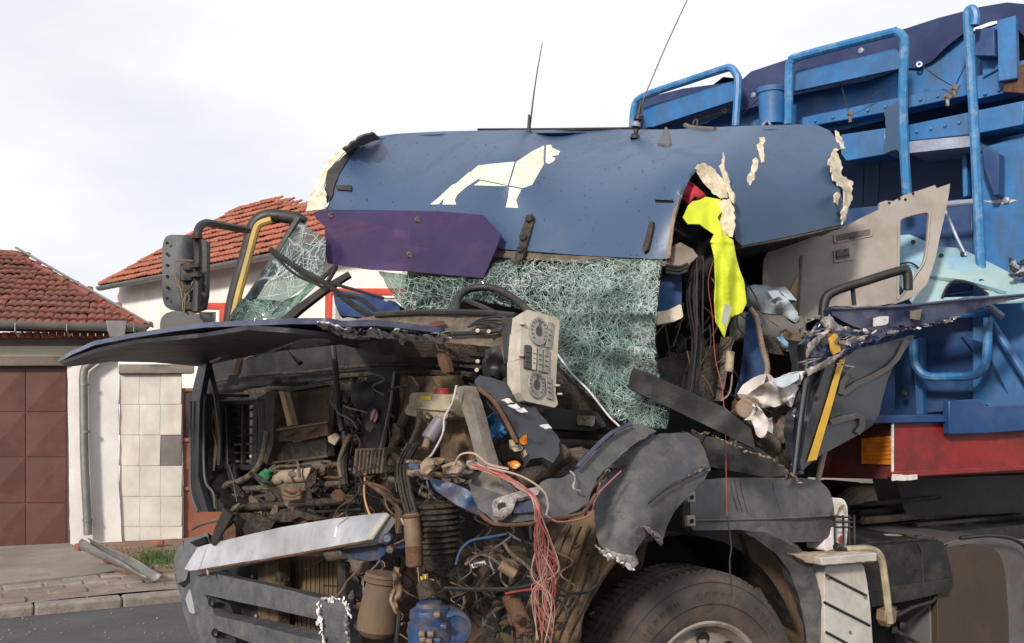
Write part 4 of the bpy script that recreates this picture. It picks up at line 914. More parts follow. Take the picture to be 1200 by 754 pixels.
hole = rnd_poly(zz(3.77, 900, 200, [(586, 215), (640, 198), (712, 183), (705, 300), (690, 400), (650, 460), (610, 525), (580, 560)]), 5)
dt = ksh('door_lining', dtp, trim, .02, 'door_trim', holes=[hole], step=8, crumple=.012, cs=2.2)
nt_ = near(trim, .012)
ring = hole
hc = [(sum(p[0] for p in ring)/len(ring), sum(p[1] for p in ring)/len(ring))][0]
big = [(hc[0]+(x-hc[0])*1.16, hc[1]+(y-hc[1])*1.1) for x, y in ring]
sheet('window_surround', big, near(trim, .01), .02, 'door_trim', dt, holes=[ring], bevel=.008)
for i, pts in enumerate(([(290, 278), (455, 250), (464, 258), (462, 290), (300, 322), (290, 314)],)):
    p1 = sheet('door_pocket', rnd_poly(zz(3.77, 900, 200, pts), 2), nt_, .016, 'door_trim', dt, bevel=.005); sheet('pocket_slot', zz(3.77, 900, 200, [(300, 285), (452, 258), (452, 285), (302, 312)]), near(trim, .014), .004, 'dusty_metal', p1)
    sheet('latch', zz(3.77, 900, 200, [(362, 292), (385, 289), (385, 299), (364, 302)]), near(trim, .02), .006, 'black_plastic', p1)
p2 = sheet('door_handle_cup', rnd_poly(zz(3.77, 900, 200, [(290, 350), (375, 336), (377, 395), (292, 408)]), 2), nt_, .016, 'door_trim', dt, bevel=.005)
sheet('handle_recess', zz(3.77, 900, 200, [(303, 352), (358, 342), (362, 382), (305, 392)]), near(trim, .018), .006, 'dusty_metal', p2)
sheet('handle_lever', zz(3.77, 900, 200, [(303, 352), (318, 349), (322, 360), (345, 356), (346, 344), (358, 342), (360, 372), (305, 380)]), near(trim, .026), .006, 'print_grey', p2)
for x, y in ((1061, 234), (1054, 233), (1042, 238), (1070, 227)): lathe('screw_hole', near(trim, .008)(x, y), Vector((0, -1, 0)), [(.008, 0), (0, .001)], 'shade_black', dt, seg=8)
ksh('panel_gap', [(938, 300), (941, 299), (936, 382), (933, 382)], near(trim, .008), .004, 'dusty_metal')
ksh('broken_sheet', zz(3.77, 900, 200, [(360, 600), (390, 560), (440, 500), (470, 515), (560, 585), (420, 610)]), near(trim, .06), .006, 'door_trim', crumple=.02, step=6)
ksh('wood_splinter', [(920, 352), (928, 335), (935, 323), (934, 340), (928, 352), (922, 358)], D(4.75), .02, 'gold_wood', tear=.6, ts=3)
# pale primer shell behind the window
tz_ = Z([(1055, 275, 5.45), (1100, 290, 5.35), (1200, 340, 5.05), (1070, 355, 5.1), (1150, 350, 5.0)])
ksh('door_shell', [(1052, 276), (1066, 275), (1100, 289), (1125, 291), (1150, 303), (1180, 318), (1208, 338), (1208, 352), (1150, 354), (1110, 357), (1070, 358), (1052, 330)], tz_, .015, 'teal_metal', holes=[[(1102, 349), (1109, 337), (1117, 330), (1130, 329), (1150, 336), (1160, 347)]], step=7, crumple=.05, cs=7)
ksh('shell_rib', [(1060, 308), (1084, 304), (1120, 318), (1145, 326), (1180, 342), (1130, 328), (1105, 325), (1080, 322)], near(tz_, .03), .02, 'teal_metal', step=7, crumple=.02, bevel=.008)
kt('seal', [(1052, 310), (1066, 308), (1076, 314), (1080, 324)], .007, 'black_plastic', fn=near(tz_, .06))
kt('seal', [(1104, 349), (1110, 336), (1120, 329), (1140, 333), (1158, 345)], .008, 'black_plastic', fn=near(tz_, .02))
for i in range(16):
    x = rnd.uniform(1172, 1198); y = rnd.uniform(302, 334)
    box('latch_fitting', tz_(x, y)-Vector((0, .1, 0)), Vector((rnd.uniform(.006, .03), 0, rnd.uniform(-.02, .02))), Vector((0, .012, 0)), Vector((0, 0, rnd.uniform(.004, .016))), rnd.choice(['grease_metal', 'step_grey', 'black_plastic']), K, bevel=.002)
for x, y in ((1128, 298), (1070, 284), (1103, 300), (1150, 330)): lathe('grommet', near(tz_, .03)(x, y), Vector((0, -1, .1)), [(.014, 0), (.012, .006), (0, .004)], 'black_plastic', K, seg=10)
# crushed blue door: top rail, skin, stripe
dz = Z([(968, 362, 4.25), (1130, 352, 4.6), (1205, 346, 4.8), (1070, 395, 4.5), (950, 541, 4.12), (1010, 505, 4.3), (1040, 440, 4.42), (945, 400, 4.15)])
ksh('door_top', zz(3.77, 900, 200, [(275, 610), (300, 596), (350, 606), (450, 600), (560, 600), (640, 592), (860, 568), (1000, 555), (1150, 545), (1150, 560), (1060, 575), (960, 600), (850, 640), (780, 665), (700, 680), (620, 690), (540, 712), (440, 706), (380, 690), (320, 660), (285, 640)]), near(dz, .02), .05, 'navy_paint', step=6, tear=.6, ts=5, crumple=.016, cs=9)
kt('door_top_edge', zz(3.77, 900, 200, [(275, 610), (350, 612), (450, 606), (560, 604), (640, 596), (860, 572), (1150, 548)]), .009, 'navy_paint', fn=near(dz, .035))
for q in ([(946, 404), (956, 396), (970, 384), (974, 386), (964, 396), (952, 410), (946, 420)], [(984, 400), (1000, 396), (1018, 393), (1010, 399), (996, 404), (986, 406)], [(944, 432), (958, 428), (976, 418), (990, 410), (978, 424), (962, 434), (948, 440)], [(962, 376), (972, 368), (980, 378), (992, 388), (980, 388), (968, 384)]):
    ksh('torn_sheet', q, near(dz, .10), .006, 'torn_metal', step=4, crumple=.05, cs=16, tear=1, ts=3)
ksh('paint_chip', zz(3.77, 900, 200, [(468, 652), (500, 644), (534, 644), (532, 675), (505, 684), (470, 690)]), near(dz, .06), .006, 'chipped_white', step=4, tear=.5, ts=3)
ksh('paint_chip', zz(3.77, 900, 200, [(630, 620), (680, 612), (672, 660), (632, 655)]), near(dz, .055), .006, 'wood_grey', step=4, tear=.5, ts=3)
flakes_along('torn_rim', zz(3.77, 900, 200, [(180, 660), (230, 650), (300, 690), (380, 706), (450, 714), (520, 720), (600, 705), (700, 688), (790, 668), (850, 640)]), 60, 6, near(dz, .06), ['torn_metal', 'torn_metal', 'chipped_white', 'door_charcoal'])
# crumpled blue-white-yellow corner
ksh('crumpled_corner', [(942, 398), (950, 388), (962, 380), (972, 372), (982, 384), (1000, 390), (1040, 384), (1068, 384), (1074, 380), (1050, 392), (1015, 402), (990, 414), (975, 424), (960, 433), (946, 438), (948, 415)], near(dz, .03), .03, 'navy_paint', step=5, tear=1, ts=4, crumple=.07, cs=16)
ksh('yellow_stripe', [(968, 391), (980, 389), (985, 401), (985, 412), (976, 416), (972, 400)], near(dz, .09), .006, 'stripe_yellow', step=4, crumple=.02, cs=20)
for i in range(22):
    x = rnd.choice([rnd.uniform(945, 1010), rnd.uniform(942, 962)]); y = rnd.uniform(384, 432) if x > 962 else rnd.uniform(385, 440)
    w = rnd.uniform(4, 16); hh = rnd.uniform(.5, 2.0); a_ = rnd.uniform(-.9, .5)
    pts = [(x+math.cos(t)*w*rnd.uniform(.5, 1)*math.cos(a_)-math.sin(t)*hh*math.sin(a_), y+math.cos(t)*w*math.sin(a_)+math.sin(t)*hh*rnd.uniform(.5, 1)*math.cos(a_)) for t in [2*math.pi*q/8 for q in range(8)]]
    ksh('torn_flake', pts, near(dz, rnd.uniform(.06, .12)), .004, rnd.choice(['chipped_white', 'torn_metal', 'torn_metal', 'navy_paint', 'navy_paint']), crumple=.02, cs=30)
door = ksh('door', [(968, 430), (985, 420), (1006, 408), (1040, 402), (1072, 393), (1068, 402), (1056, 416), (1047, 430), (1040, 446), (1034, 468), (1030, 486), (1022, 499), (1009, 508), (980, 524), (958, 536), (940, 552), (938, 545), (946, 500), (956, 462)], dz, .03, 'door_charcoal', step=8, crumple=.018, cs=5, bevel=.005)
sheet('yellow_stripe', [(984, 422), (991, 420), (986, 436), (974, 480), (957, 539), (947, 541), (964, 488), (976, 448)], near(dz, .016), .004, 'stripe_yellow', door, step=8, crumple=.018, cs=5)
def stroke(pts, w, fn, m, parent, name='lettering'):
    L_, R_ = [], []
    p = [Vector((a, b)) for a, b in pts]
    for i, q in enumerate(p):
        t = (p[min(i+1, len(p)-1)]-p[max(i-1, 0)]).normalized(); n_ = Vector((-t.y, t.x)); L_.append(tuple(q+n_*w/2)); R_.append(tuple(q-n_*w/2))
    return sheet(name, L_+R_[::-1], fn, .003, m, parent, step=5, crumple=.018, cs=5)
ls = near(dz, .019)
stroke([(1063, 399), (1052, 420), (1040, 432), (1022, 442), (1004, 450), (988, 462)], 6, ls, 'print_grey', door); stroke([(986, 462), (988, 448), (996, 436)], 6, ls, 'print_grey', door)
stroke([(974, 495), (990, 490), (1006, 487), (1011, 491), (1011, 500), (1005, 508)], 7, ls, 'print_grey', door)
for x in (0, 1, 2):
    kt('door_frame_edge', [(946+x*5, 400+x*8), (944+x*4, 440), (938+x*5, 486), (934+x*4, 520), (930+x*3, 556)], (.014-.002*x), ['door_charcoal', 'black_plastic', 'navy_paint'][x], fn=near(dz, -.02-.03*x))
ksh('door_inner', [(934, 400), (952, 396), (962, 432), (950, 490), (942, 556), (926, 558), (930, 500), (936, 450)], near(dz, -.06), .04, 'door_charcoal', step=7, tear=1, crumple=.06, cs=11)
kt('grab_bar', [(964, 386), (965, 362), (969, 348), (982, 340), (1010, 331), (1052, 318), (1062, 318), (1064, 328), (1064, 340)], .028, 'black_plastic', fn=D(4.55), seg=10)
kt('grab_bar_strut', [(999, 336), (1001, 358)], .014, 'black_plastic', fn=D(4.57), sm=0)
kt('support_rod', [(966, 528), (958, 565)], .016, 'beige_plastic', fn=D(4.35), sm=0)

# ---------------- things left in the cab (loose)
vz = Z([(803, 250, 4.02), (835, 270, 3.97), (850, 395, 3.93), (872, 350, 3.97), (840, 330, 3.9)])
def loose(name, cat_, label, loc, parts, group=None):
    e_ = empty(name, loc, label, cat_, group); return e_
def vfold(x, y):
    p = vz(x, y); k = 1.5*abs(math.sin((x-.14*(y-300))*.14+.6))+.5*math.sin((x+.1*y)*.33+1); return p+(p-EYE).normalized()*k*.020*(1 if y > 285 else .5)
ve = sheet('safety_vest', zz(3.77, 700, 130, [(378, 470), (400, 420), (420, 400), (450, 395), (480, 380), (545, 392), (556, 440), (530, 470), (560, 540), (600, 570), (612, 640), (625, 690), (650, 770), (660, 850), (640, 890), (610, 905), (590, 915), (575, 950), (562, 1000), (545, 970), (525, 930), (520, 840), (524, 760), (520, 660), (498, 580), (515, 545), (450, 500), (400, 500)]), vfold, .004, 'hi_vis', None, step=3, crumple=.02, cs=9, angle=80)
tag(ve, 'bright yellow safety vest hanging out of the gash in the cab roof', 'vest')
fold = [(856, 282), (858, 300), (852, 330), (864, 350), (874, 345)]
o = sheet('reflective_band', [(850, 356), (858, 360), (851, 384), (846, 376)], near(vz, .05), .004, 'hi_vis_grey', ve, step=4)
rc_ = sheet('red_jacket', zz(3.77, 700, 130, [(388, 330), (402, 318), (440, 335), (480, 372), (468, 388), (430, 378), (412, 400), (402, 412), (378, 385)]), D(4.08), .012, 'red_cloth', None, step=4, crumple=.05, cs=14); tag(rc_, 'crumpled red cloth stuffed in the roof gash above the yellow vest', 'cloth')
bc_ = sheet('black_jacket', zz(3.77, 700, 130, [(340, 520), (360, 430), (372, 400), (400, 340), (430, 290), (540, 372), (548, 392), (480, 380), (440, 400), (400, 425), (380, 470), (400, 500), (450, 500), (515, 540), (520, 560), (500, 580), (520, 660), (522, 830), (400, 830), (360, 700), (330, 620)]), D(4.22), .02, 'black_cloth', None, step=6, crumple=.14, cs=8); tag(bc_, 'black jacket bunched behind the yellow vest', 'jacket')
je = sheet('jeans_bundle', zz(3.77, 650, 290, [(848, 175), (880, 165), (940, 168), (990, 190), (1030, 230), (1060, 270), (1080, 310), (1070, 338), (1010, 300), (920, 290), (870, 275), (845, 260)]), D(4.5), .06, 'denim', None, step=5, crumple=.12, cs=9); tag(je, 'faded blue jeans bundled beside the yellow vest', 'jeans')
sheet('pocket', zz(3.77, 650, 290, [(940, 195), (985, 190), (1002, 210), (965, 228)]), D(4.42), .008, 'denim', je, crumple=.03)
bd = cyl('bedding_roll', P(860, 382, 4.55), P(938, 388, 4.6), .072, 'grey_cloth', None, seg=20); tag(bd, 'grey ribbed bedding roll under the faded jeans', 'bedding roll')
cu = sheet('curtain', zz(3.77, 650, 290, [(845, 300), (860, 285), (900, 290), (925, 330), (905, 400), (920, 480), (930, 560), (905, 610), (860, 640), (800, 665), (820, 560), (835, 440)]), D(4.28), .01, 'navy_cloth', K, step=6, crumple=.08, cs=8)
kt('curtain_fringe', zz(3.77, 650, 290, [(862, 268), (890, 310), (905, 380), (920, 450), (940, 530), (925, 590), (880, 635), (845, 655)]), .015, 'fringe', fn=D(4.22), parent=cu, seg=7)
ba = sheet('white_bag', zz(4.715, 780, 400, [(455, 295), (520, 245), (590, 215), (680, 175), (770, 165), (760, 200), (740, 250), (700, 310), (650, 345), (600, 365), (530, 345), (480, 320)]), D(4.15), .05, 'white_cloth', None, step=5, crumple=.12, cs=10, tear=.6); tag(ba, 'crumpled white and pale blue shirt caught against the crushed door', 'shirt')
sheet('blue_sleeve', zz(4.715, 780, 400, [(590, 225), (650, 185), (740, 170), (735, 210), (690, 240), (650, 260), (600, 245)]), D(4.05), .02, 'denim', ba, step=5, crumple=.07, cs=10)
wc2 = sheet('white_rag', zz(4.715, 780, 400, [(490, 400), (520, 370), (545, 400), (570, 450), (560, 510), (530, 540), (500, 520), (488, 470), (470, 430)]), D(4.05), .04, 'white_cloth', None, step=4, crumple=.06, cs=14, rounded=3); tag(wc2, 'small white rag hanging below the crumpled shirt', 'rag')
cyl('rolled_end', P(873, 479, 4.12), P(890, 474, 4.35), .042, 'fringe', K, seg=18)
bb2 = Z([(780, 300, 4.05), (800, 380, 4.0), (770, 320, 4.08)])
ksh('seat_cushion', [(776, 322), (799, 320), (799, 358), (790, 364), (770, 372), (772, 345)], D(4.1), .1, 'navy_cloth', step=6, crumple=.03)
ksh('fleece_band', [(768, 366), (782, 364), (798, 356), (801, 372), (790, 377), (768, 381)], D(4.03), .05, 'cream_fleece', step=5, crumple=.02, rounded=3)
ksh('torn_bracket', [(783, 290), (800, 286), (812, 292), (818, 300), (810, 308), (798, 312), (786, 314)], D(4.0), .05, 'wood_grey', step=4, tear=.8, crumple=.04)
for i in range(3): kt('cable', [(780, 311+i*4), (795, 313+i*4), (806, 309+i*4)], .008, 'black_plastic', fn=D(3.98))
# cab innards
for (pts, d, th, m) in (([(775, 420), (852, 400), (858, 400), (842, 470), (838, 482), (780, 462), (744, 430)], 4.35, .05, 'grease_metal'),
                        ([(742, 431), (790, 452), (850, 478), (880, 503), (886, 527), (830, 500), (780, 476), (738, 456)], 3.56, .03, 'black_plastic'),
                        ([(850, 395), (860, 395), (846, 470), (838, 470)], 4.3, .04, 'dusty_metal'),
                        ([(880, 390), (930, 400), (940, 420), (890, 412)], 4.45, .05, 'grease_metal'),
                        ([(905, 470), (945, 470), (940, 530), (900, 545), (890, 520)], 4.35, .05, 'dusty_metal'),
                        ([(910, 395), (940, 395), (935, 410), (922, 412)], 4.4, .03, 'teal_metal'),
                        ([(800, 505), (890, 525), (930, 556), (900, 560), (820, 545), (790, 520)], 4.2, .06, 'black_plastic'),
                        ([(560, 372), (640, 380), (660, 400), (560, 400)], 4.6, .3, 'black_plastic')):
    ksh('cab_bracket', pts, D(d), th, m, step=7, crumple=.02, bevel=.004)
flakes_along('torn_rim', [(808, 506), (830, 508), (850, 518), (880, 530), (905, 538), (920, 550), (938, 566)], 34, 5, D(3.98), ['fringe', 'bronze', 'torn_metal', 'mud_panel'])
cb_ = cyl('hanging_toggle', P(854, 436, 4.1), P(856, 412, 4.1), .018, 'beige_plastic', K, seg=12)
kt('cord', [(860, 398), (856, 412), (858, 435), (855, 460), (845, 470)], .005, 'fringe', fn=D(4.11), seg=5)
kt('cable', [(838, 300), (830, 330), (835, 372), (838, 418), (846, 455), (850, 500), (851, 560), (852, 605)], .0018, 'wire_red', fn=Z([(838, 300, 4.1), (838, 420, 3.95), (851, 560, 3.8), (852, 605, 3.78)]), seg=5)
kt('cable', [(852, 605), (857, 640), (855, 660), (858, 698)], .003, 'black_plastic', fn=D(3.72), seg=5)
for i in range(9):
    x = 812+i*1.5; kt('cable', [(x, 300), (x-4+rnd.uniform(-4, 4), 350), (x+rnd.uniform(-3, 3), 400), (x-6, 450), (x-8+rnd.uniform(-3, 3), 475)], rnd.uniform(.0025, .005), 'black_plastic', fn=D(4.0+rnd.uniform(0, .1)), seg=5)

# ---------------- left window, pillar, door frame, mirrors
kt('windscreen_pillar', [(352, 256), (330, 292), (300, 340), (266, 392)], .034, 'black_plastic', fn=D(5.15), sm=0, seg=8)
kt('door_arch', [(268, 388), (274, 350), (288, 300), (296, 270), (302, 259), (316, 253), (345, 256), (356, 262)], .05, 'black_plastic', fn=D(5.5), seg=10)
kt('door_arch_trim', [(272, 380), (280, 345), (292, 300), (300, 270), (306, 262), (318, 258)], .026, 'yellow_frame', fn=D(5.43), seg=8)
# the tilted glass strip with its black lower frame
g1 = Z([(350, 258, 5.12), (380, 300, 4.95), (290, 370, 5.0), (400, 320, 4.9)])
def cracks(name, poly, fn, n, m, parent, lmin, lmax, w, centre=None, rr=random.Random(3), dfn=None, mess=.5):
    xs = [p[0] for p in poly]; ys = [p[1] for p in poly]; it = []; c = 0
    while c < n:
        x = rr.uniform(min(xs), max(xs)); y = rr.uniform(min(ys), max(ys))
        if not inside(x, y, poly) or (dfn and rr.random() > dfn(x, y)): continue
        c += 1; l = rr.uniform(lmin, lmax)
        a = rr.uniform(0, math.pi) if (centre is None or rr.random() < mess) else math.atan2(y-centre[1], x-centre[0])+rr.gauss(0, .2)+(math.pi/2 if rr.random() < .4 else 0)
        cv = rr.gauss(0, .35); pts = []
        for i in range(4):
            pts.append((x, y)); x2 = x+math.cos(a)*l/3; y2 = y+math.sin(a)*l/3; a += cv*.5
            if not inside(x2, y2, poly): break
            x, y = x2, y2
        if len(pts) < 2: continue
        V = []; ww = w*rr.uniform(.4, 1.5)
        for i, q in enumerate(pts):
            e_ = pts[min(i+1, len(pts)-1)]; s_ = pts[max(i-1, 0)]; t = Vector((e_[0]-s_[0], e_[1]-s_[1])).normalized()
            V += [fn(q[0]-t.y*ww, q[1]+t.x*ww), fn(q[0]+t.y*ww, q[1]-t.x*ww)]
        it.append((V, [[2*i, 2*i+1, 2*i+3, 2*i+2] for i in range(len(pts)-1)]))
    return many(name, it, m, parent, smooth=False)
sg = ksh('side_glass', [(352, 260), (382, 280), (380, 320), (330, 355), (318, 368), (286, 350), (330, 290)], g1, .005, 'glass_pale', step=8, crumple=.02, cs=6)
cp = [(352, 260), (382, 280), (380, 318), (330, 352), (290, 348), (330, 290)]
cracks('crack_web', cp, near(g1, .012), 110, 'crack_pale', sg, 10, 50, .16, (345, 350), dfn=lambda x, y: .3+.7*(x > 330))
kt('frame_strip', [(322, 388), (352, 362), (384, 338), (410, 322)], .032, 'black_plastic', fn=D(4.9), sm=0, taper=lambda t: 1.2-.4*t)
lathe('frame_hole', P(347, 362, 4.86), Vector((0, -1, 0)), [(.022, 0), (.02, .006), (0, .006)], 'plaster_white', K, seg=16) if False else None
g2 = D(4.95)
sg2 = ksh('glass_fold', [(262, 384), (272, 366), (283, 350), (300, 351), (332, 353), (350, 345), (372, 322), (388, 318), (350, 355), (324, 378), (322, 384)], g2, .006, 'glass_deep', step=7, crumple=.05, cs=7)
cracks('crack_web', [(264, 383), (283, 350), (332, 353), (372, 324), (350, 354), (320, 382)], near(g2, .03), 110, 'crack', sg2, 10, 44, .18, (330, 370))
# wipers
for pts, r in (([(316, 292), (350, 315), (385, 335), (420, 362), (456, 382)], .018), ([(318, 291), (352, 320), (384, 341)], .01), ([(316, 294), (345, 321), (375, 335)], .008), ([(380, 330), (420, 341), (450, 350)], .010), ([(378, 326), (394, 312), (382, 334)], .014), ([(395, 345), (425, 352), (455, 380)], .014)):
    kt('wiper_arm', pts, r, 'black_plastic', fn=D(4.45), seg=6)
ksh('blue_seat_back', [(390, 340), (405, 341), (440, 348), (468, 360), (470, 372), (428, 372), (398, 370), (392, 355)], D(4.9), .1, 'navy_cloth', step=6, crumple=.04)
# mirrors
mr = ksh('mirror_housing', [(190, 290), (193, 278), (200, 275), (232, 276), (240, 279), (243, 290), (241, 340), (239, 360), (233, 366), (200, 364), (192, 358), (190, 345)], Z([(190, 280, 4.76), (190, 360, 4.76), (243, 280, 4.9), (243, 360, 4.9), (215, 280, 4.72), (215, 360, 4.72), (215, 320, 4.71)]), .09, 'bumper_grey', rounded=5, step=6, bevel=.015)
sheet('mirror_rim', rnd_poly([(231, 277), (243, 283), (242, 345), (239, 362), (230, 365), (236, 320)], 3), D(4.72), .05, 'black_plastic', mr, bevel=.008)
for y in (285, 298, 311, 324, 337, 350): lathe('vent_hole', P(196, y, 4.7), Vector((0, -1, 0)), [(.008, 0), (.007, .004), (0, .003)], 'shade_black', mr, seg=8)
sheet('motor_box', [(211, 308), (222, 308), (222, 330), (211, 330)], D(4.66), .05, 'black_plastic', mr, bevel=.006)
for pts in ([(206, 316), (204, 308), (212, 305), (226, 306)], [(205, 320), (209, 335), (217, 345), (216, 366)], [(213, 330), (216, 340), (222, 348), (219, 360)], [(226, 330), (221, 342), (215, 352), (214, 364)], [(208, 325), (212, 340), (214, 350)], [(229, 326), (226, 338), (218, 346)]): kt('cable', pts, .005, 'bronze', fn=D(4.63), parent=mr, seg=5)
for y in (313, 325, 359, 339): box('fitting', P(219+rnd.uniform(-5, 7), y, 4.64), Vector((.02, 0, 0)), Vector((0, .015, 0)), Vector((0, 0, .018)), 'grease_metal', mr)
kt('mirror_arm', [(230, 366), (231, 340), (232, 300), (231, 280), (233, 268), (240, 262), (252, 263), (290, 270)], .026, 'black_plastic', fn=Z([(230, 366, 4.6), (233, 268, 4.65), (290, 270, 5.2)]), seg=9)
for y in (311, 322, 277): kt('arm_clamp', [(230.5, y-2), (230.5, y+3)], .034, 'grease_metal', fn=D(4.59), sm=0)
ksh('lower_mirror', [(187, 388), (188, 374), (194, 367), (205, 364), (225, 366), (235, 369), (238, 376), (238, 388)], D(4.65), .12, 'grey_plastic', rounded=5, bevel=.02)

# ---------------- main windscreen, crazed and hanging
GO = [(443, 318), (480, 322), (520, 324), (566, 328), (580, 306), (600, 303), (612, 304), (650, 302), (690, 304), (740, 303), (776, 304), (773, 335), (770, 362), (768, 400), (771, 430), (774, 450), (780, 466), (784, 480), (782, 502), (762, 503), (738, 500), (715, 488), (695, 468), (672, 448), (655, 430), (646, 400), (640, 372), (600, 360), (545, 350), (525, 366), (478, 368), (460, 345)]
gz = Z([(443, 318, 4.85), (566, 328, 4.35), (612, 304, 4.4), (776, 304, 3.95), (770, 362, 3.80), (768, 424, 3.72), (740, 445, 3.78), (783, 502, 3.62), (715, 488, 3.72), (655, 430, 3.95), (640, 370, 4.15), (690, 370, 3.95), (525, 366, 4.5), (700, 420, 3.80)])
gz0 = gz
def gz(x, y):
    p = gz0(x, y); w = max(0, min(1, (x-590)/60))
    k = math.sin((y-.25*x)*.115+.8)*.030+math.sin((x+.6*y)*.10)*.012+.03*math.exp(-((y-366-.03*(x-700))/6)**2)
    return p-(p-EYE).normalized()*k*w
gl_ = ksh('windscreen', GO, gz, .006, 'glass_green', step=8, tear=1.0, ts=5, crumple=.035, cs=6)
ng = near(gz, .035); rr = random.Random(5)
def dens1(x, y): 
    v = .25+.75*max(0, min(1, (x-560)/190)); 
    if 690 < x < 740 and 335 < y < 362: v *= .25
    if x < 560: v = .28
    return v*max(.12, min(1, .75+2.4*noise.noise(Vector((x/24, y/20, 0)))))
cracks('crack_web', GO, near(gz, .045), 850, 'crack', gl_, 12, 55, .13, (690, 400), rr, dens1, .55)
cracks('crack_web', GO, near(gz, .048), 650, 'crack_green', gl_, 14, 60, .18, (640, 420), rr, lambda x, y: .3+.7*(x > 640), .3)
cracks('crack_web', GO, near(gz, .050), 1500, 'crack_pale', gl_, 3, 12, .14, None, rr, lambda x, y: 1 if (x > 742-(y-380)*.1 and y < 440) else (.55 if y < 338 and x > 585 else (.3 if 352 < y < 372 else .07)))
kt('glass_edge_cord', [(648, 408), (670, 438), (690, 458), (712, 486), (726, 500)], .004, 'chipped_white', fn=near(gz, .06))
# steering wheel
swp = [(535, 366), (537, 350), (546, 341), (562, 337), (582, 339), (602, 350), (618, 364), (628, 380)]
st = kt('steering_wheel', swp, .021, 'black_plastic', fn=Z([(535, 366, 4.1), (570, 337, 4.25), (628, 375, 3.95)]), seg=10)
kt('steering_spoke', [(545, 352), (570, 362), (590, 372)], .016, 'black_plastic', fn=D(4.1), parent=st)
# dashboard
dsz = Z([(420, 372, 4.15), (610, 372, 3.72), (420, 400, 4.0), (610, 430, 3.6)])
ksh('dashboard', [(404, 380), (425, 372), (450, 368), (540, 367), (600, 368), (608, 380), (606, 425), (600, 445), (592, 440), (584, 408), (530, 402), (470, 397), (420, 390)], dsz, .10, 'dusty_metal', step=8, crumple=.02, tear=.8)
kt('dash_edge', [(440, 369), (500, 366), (570, 367), (604, 370)], .016, 'black_plastic', fn=near(dsz, .03))
kt('dash_edge', [(470, 386), (520, 391), (575, 389), (590, 384)], .012, 'black_plastic', fn=near(dsz, .05))
ksh('dash_side', [(588, 372), (606, 372), (608, 380), (606, 446), (596, 446), (590, 420)], near(dsz, .06), .04, 'black_plastic', step=7, crumple=.01)
for i in range(12): kt('vent_fin', [(600, 398+i*3), (607, 398.5+i*3)], .003, 'dusty_metal', fn=near(dsz, .11), sm=0, seg=4)
for x, y in ((560, 388), (573, 389), (579, 414), (560, 424), (559, 434)): lathe('bolt', near(dsz, .07)(x, y), Vector((-.2, -1, .2)), [(.009, 0), (.008, .006), (0, .007)], 'beige_plastic', K, seg=10)
ksh('dash_emblem', dens([(502, 380), (510, 376), (520, 376), (522, 380), (508, 384)], 3, .4), near(dsz, .04), .003, 'dark_red')
for i in range(6): kt('cable', [(548+i*2, 384-i), (565+i*3, 374+i*2), (592, 372+i*5), (598, 384+i*4)], .006, 'black_plastic', fn=near(dsz, .05), seg=5)
# instrument cluster
icz = Z([(613, 364, 3.48), (655, 374, 3.56), (610, 440, 3.40), (654, 476, 3.50)])
ic = ksh('instrument_cluster', [(613, 366), (618, 363), (652, 372), (656, 376), (653, 420), (651, 460), (654, 474), (650, 478), (615, 470), (610, 460), (609, 420), (611, 385)], icz, .07, 'cream_plastic', rounded=1.5, bevel=.004)
ni = near(icz, .012)
def dial(cx, cy, rx, ry):
    pts = [(cx+rx*math.cos(2*math.pi*i/24), cy+ry*math.sin(2*math.pi*i/24)+.2*rx*math.cos(2*math.pi*i/24)) for i in range(24)]
    d_ = sheet('dial', pts, ni, .01, 'dial_face', ic, bevel=.002)
    pts2 = [(cx+(x-cx)*.86, cy+(y-cy)*.86) for x, y in pts]; pts3 = [(cx+(x-cx)*.34, cy+(y-cy)*.34) for x, y in pts]
    sheet('dial_centre', pts3, near(icz, .016), .004, 'dial_dark', d_)
    for i in range(14):
        a = R(140+260*i/13); stroke_ = [(cx+rx*k*math.cos(a), cy+ry*k*math.sin(a)+.2*rx*k*math.cos(a)) for k in (.68, .86)]
        V = [near(icz, .0165)(*stroke_[0]), near(icz, .0165)(*stroke_[1])]; raw('dial_mark', *tube_vf(V, .0015, 4), 'dial_dark', d_)
    raw('needle', *tube_vf([near(icz, .018)(cx, cy), near(icz, .018)(cx+rx*.1, cy-ry*.75)], .0025, 4), 'dial_dark', d_)
dial(632, 388, 10.5, 17); dial(629.5, 451, 9.5, 16)
for pts, m in (([(616, 404), (623, 405), (623, 433), (615, 431)], 'dial_dark'), ([(624.5, 406), (629, 407), (628.5, 434), (624, 433)], 'cream_plastic'), ([(631, 407), (636, 408), (636, 436), (630.5, 435)], 'dial_face'), ([(638, 409), (644, 410), (643, 438), (637.5, 436)], 'dial_face'),
               ([(644, 377), (649, 379), (645, 408), (640, 407)], 'dial_face'), ([(640, 440), (646, 442), (648, 469), (642, 467)], 'dial_face')):
    s_ = sheet('gauge_window', pts, ni, .008, m, ic, bevel=.0015)
    for t in (.3, .5, .7):
        q0 = (pts[0][0]+(pts[3][0]-pts[0][0])*t+1, pts[0][1]+(pts[3][1]-pts[0][1])*t); q1 = (pts[1][0]+(pts[2][0]-pts[1][0])*t-1, pts[1][1]+(pts[2][1]-pts[1][1])*t)
        raw('gauge_mark', *tube_vf([near(icz, .015)(*q0), near(icz, .015)(*q1)], .0014, 4), 'dusty_metal', s_)
for x, y in ((653, 452), (656, 462), (612, 380), (611, 417)): box('mounting_tab', icz(x, y), Vector((.010, 0, 0)), Vector((0, .02, 0)), Vector((0, 0, .004)), 'cream_plastic', ic)
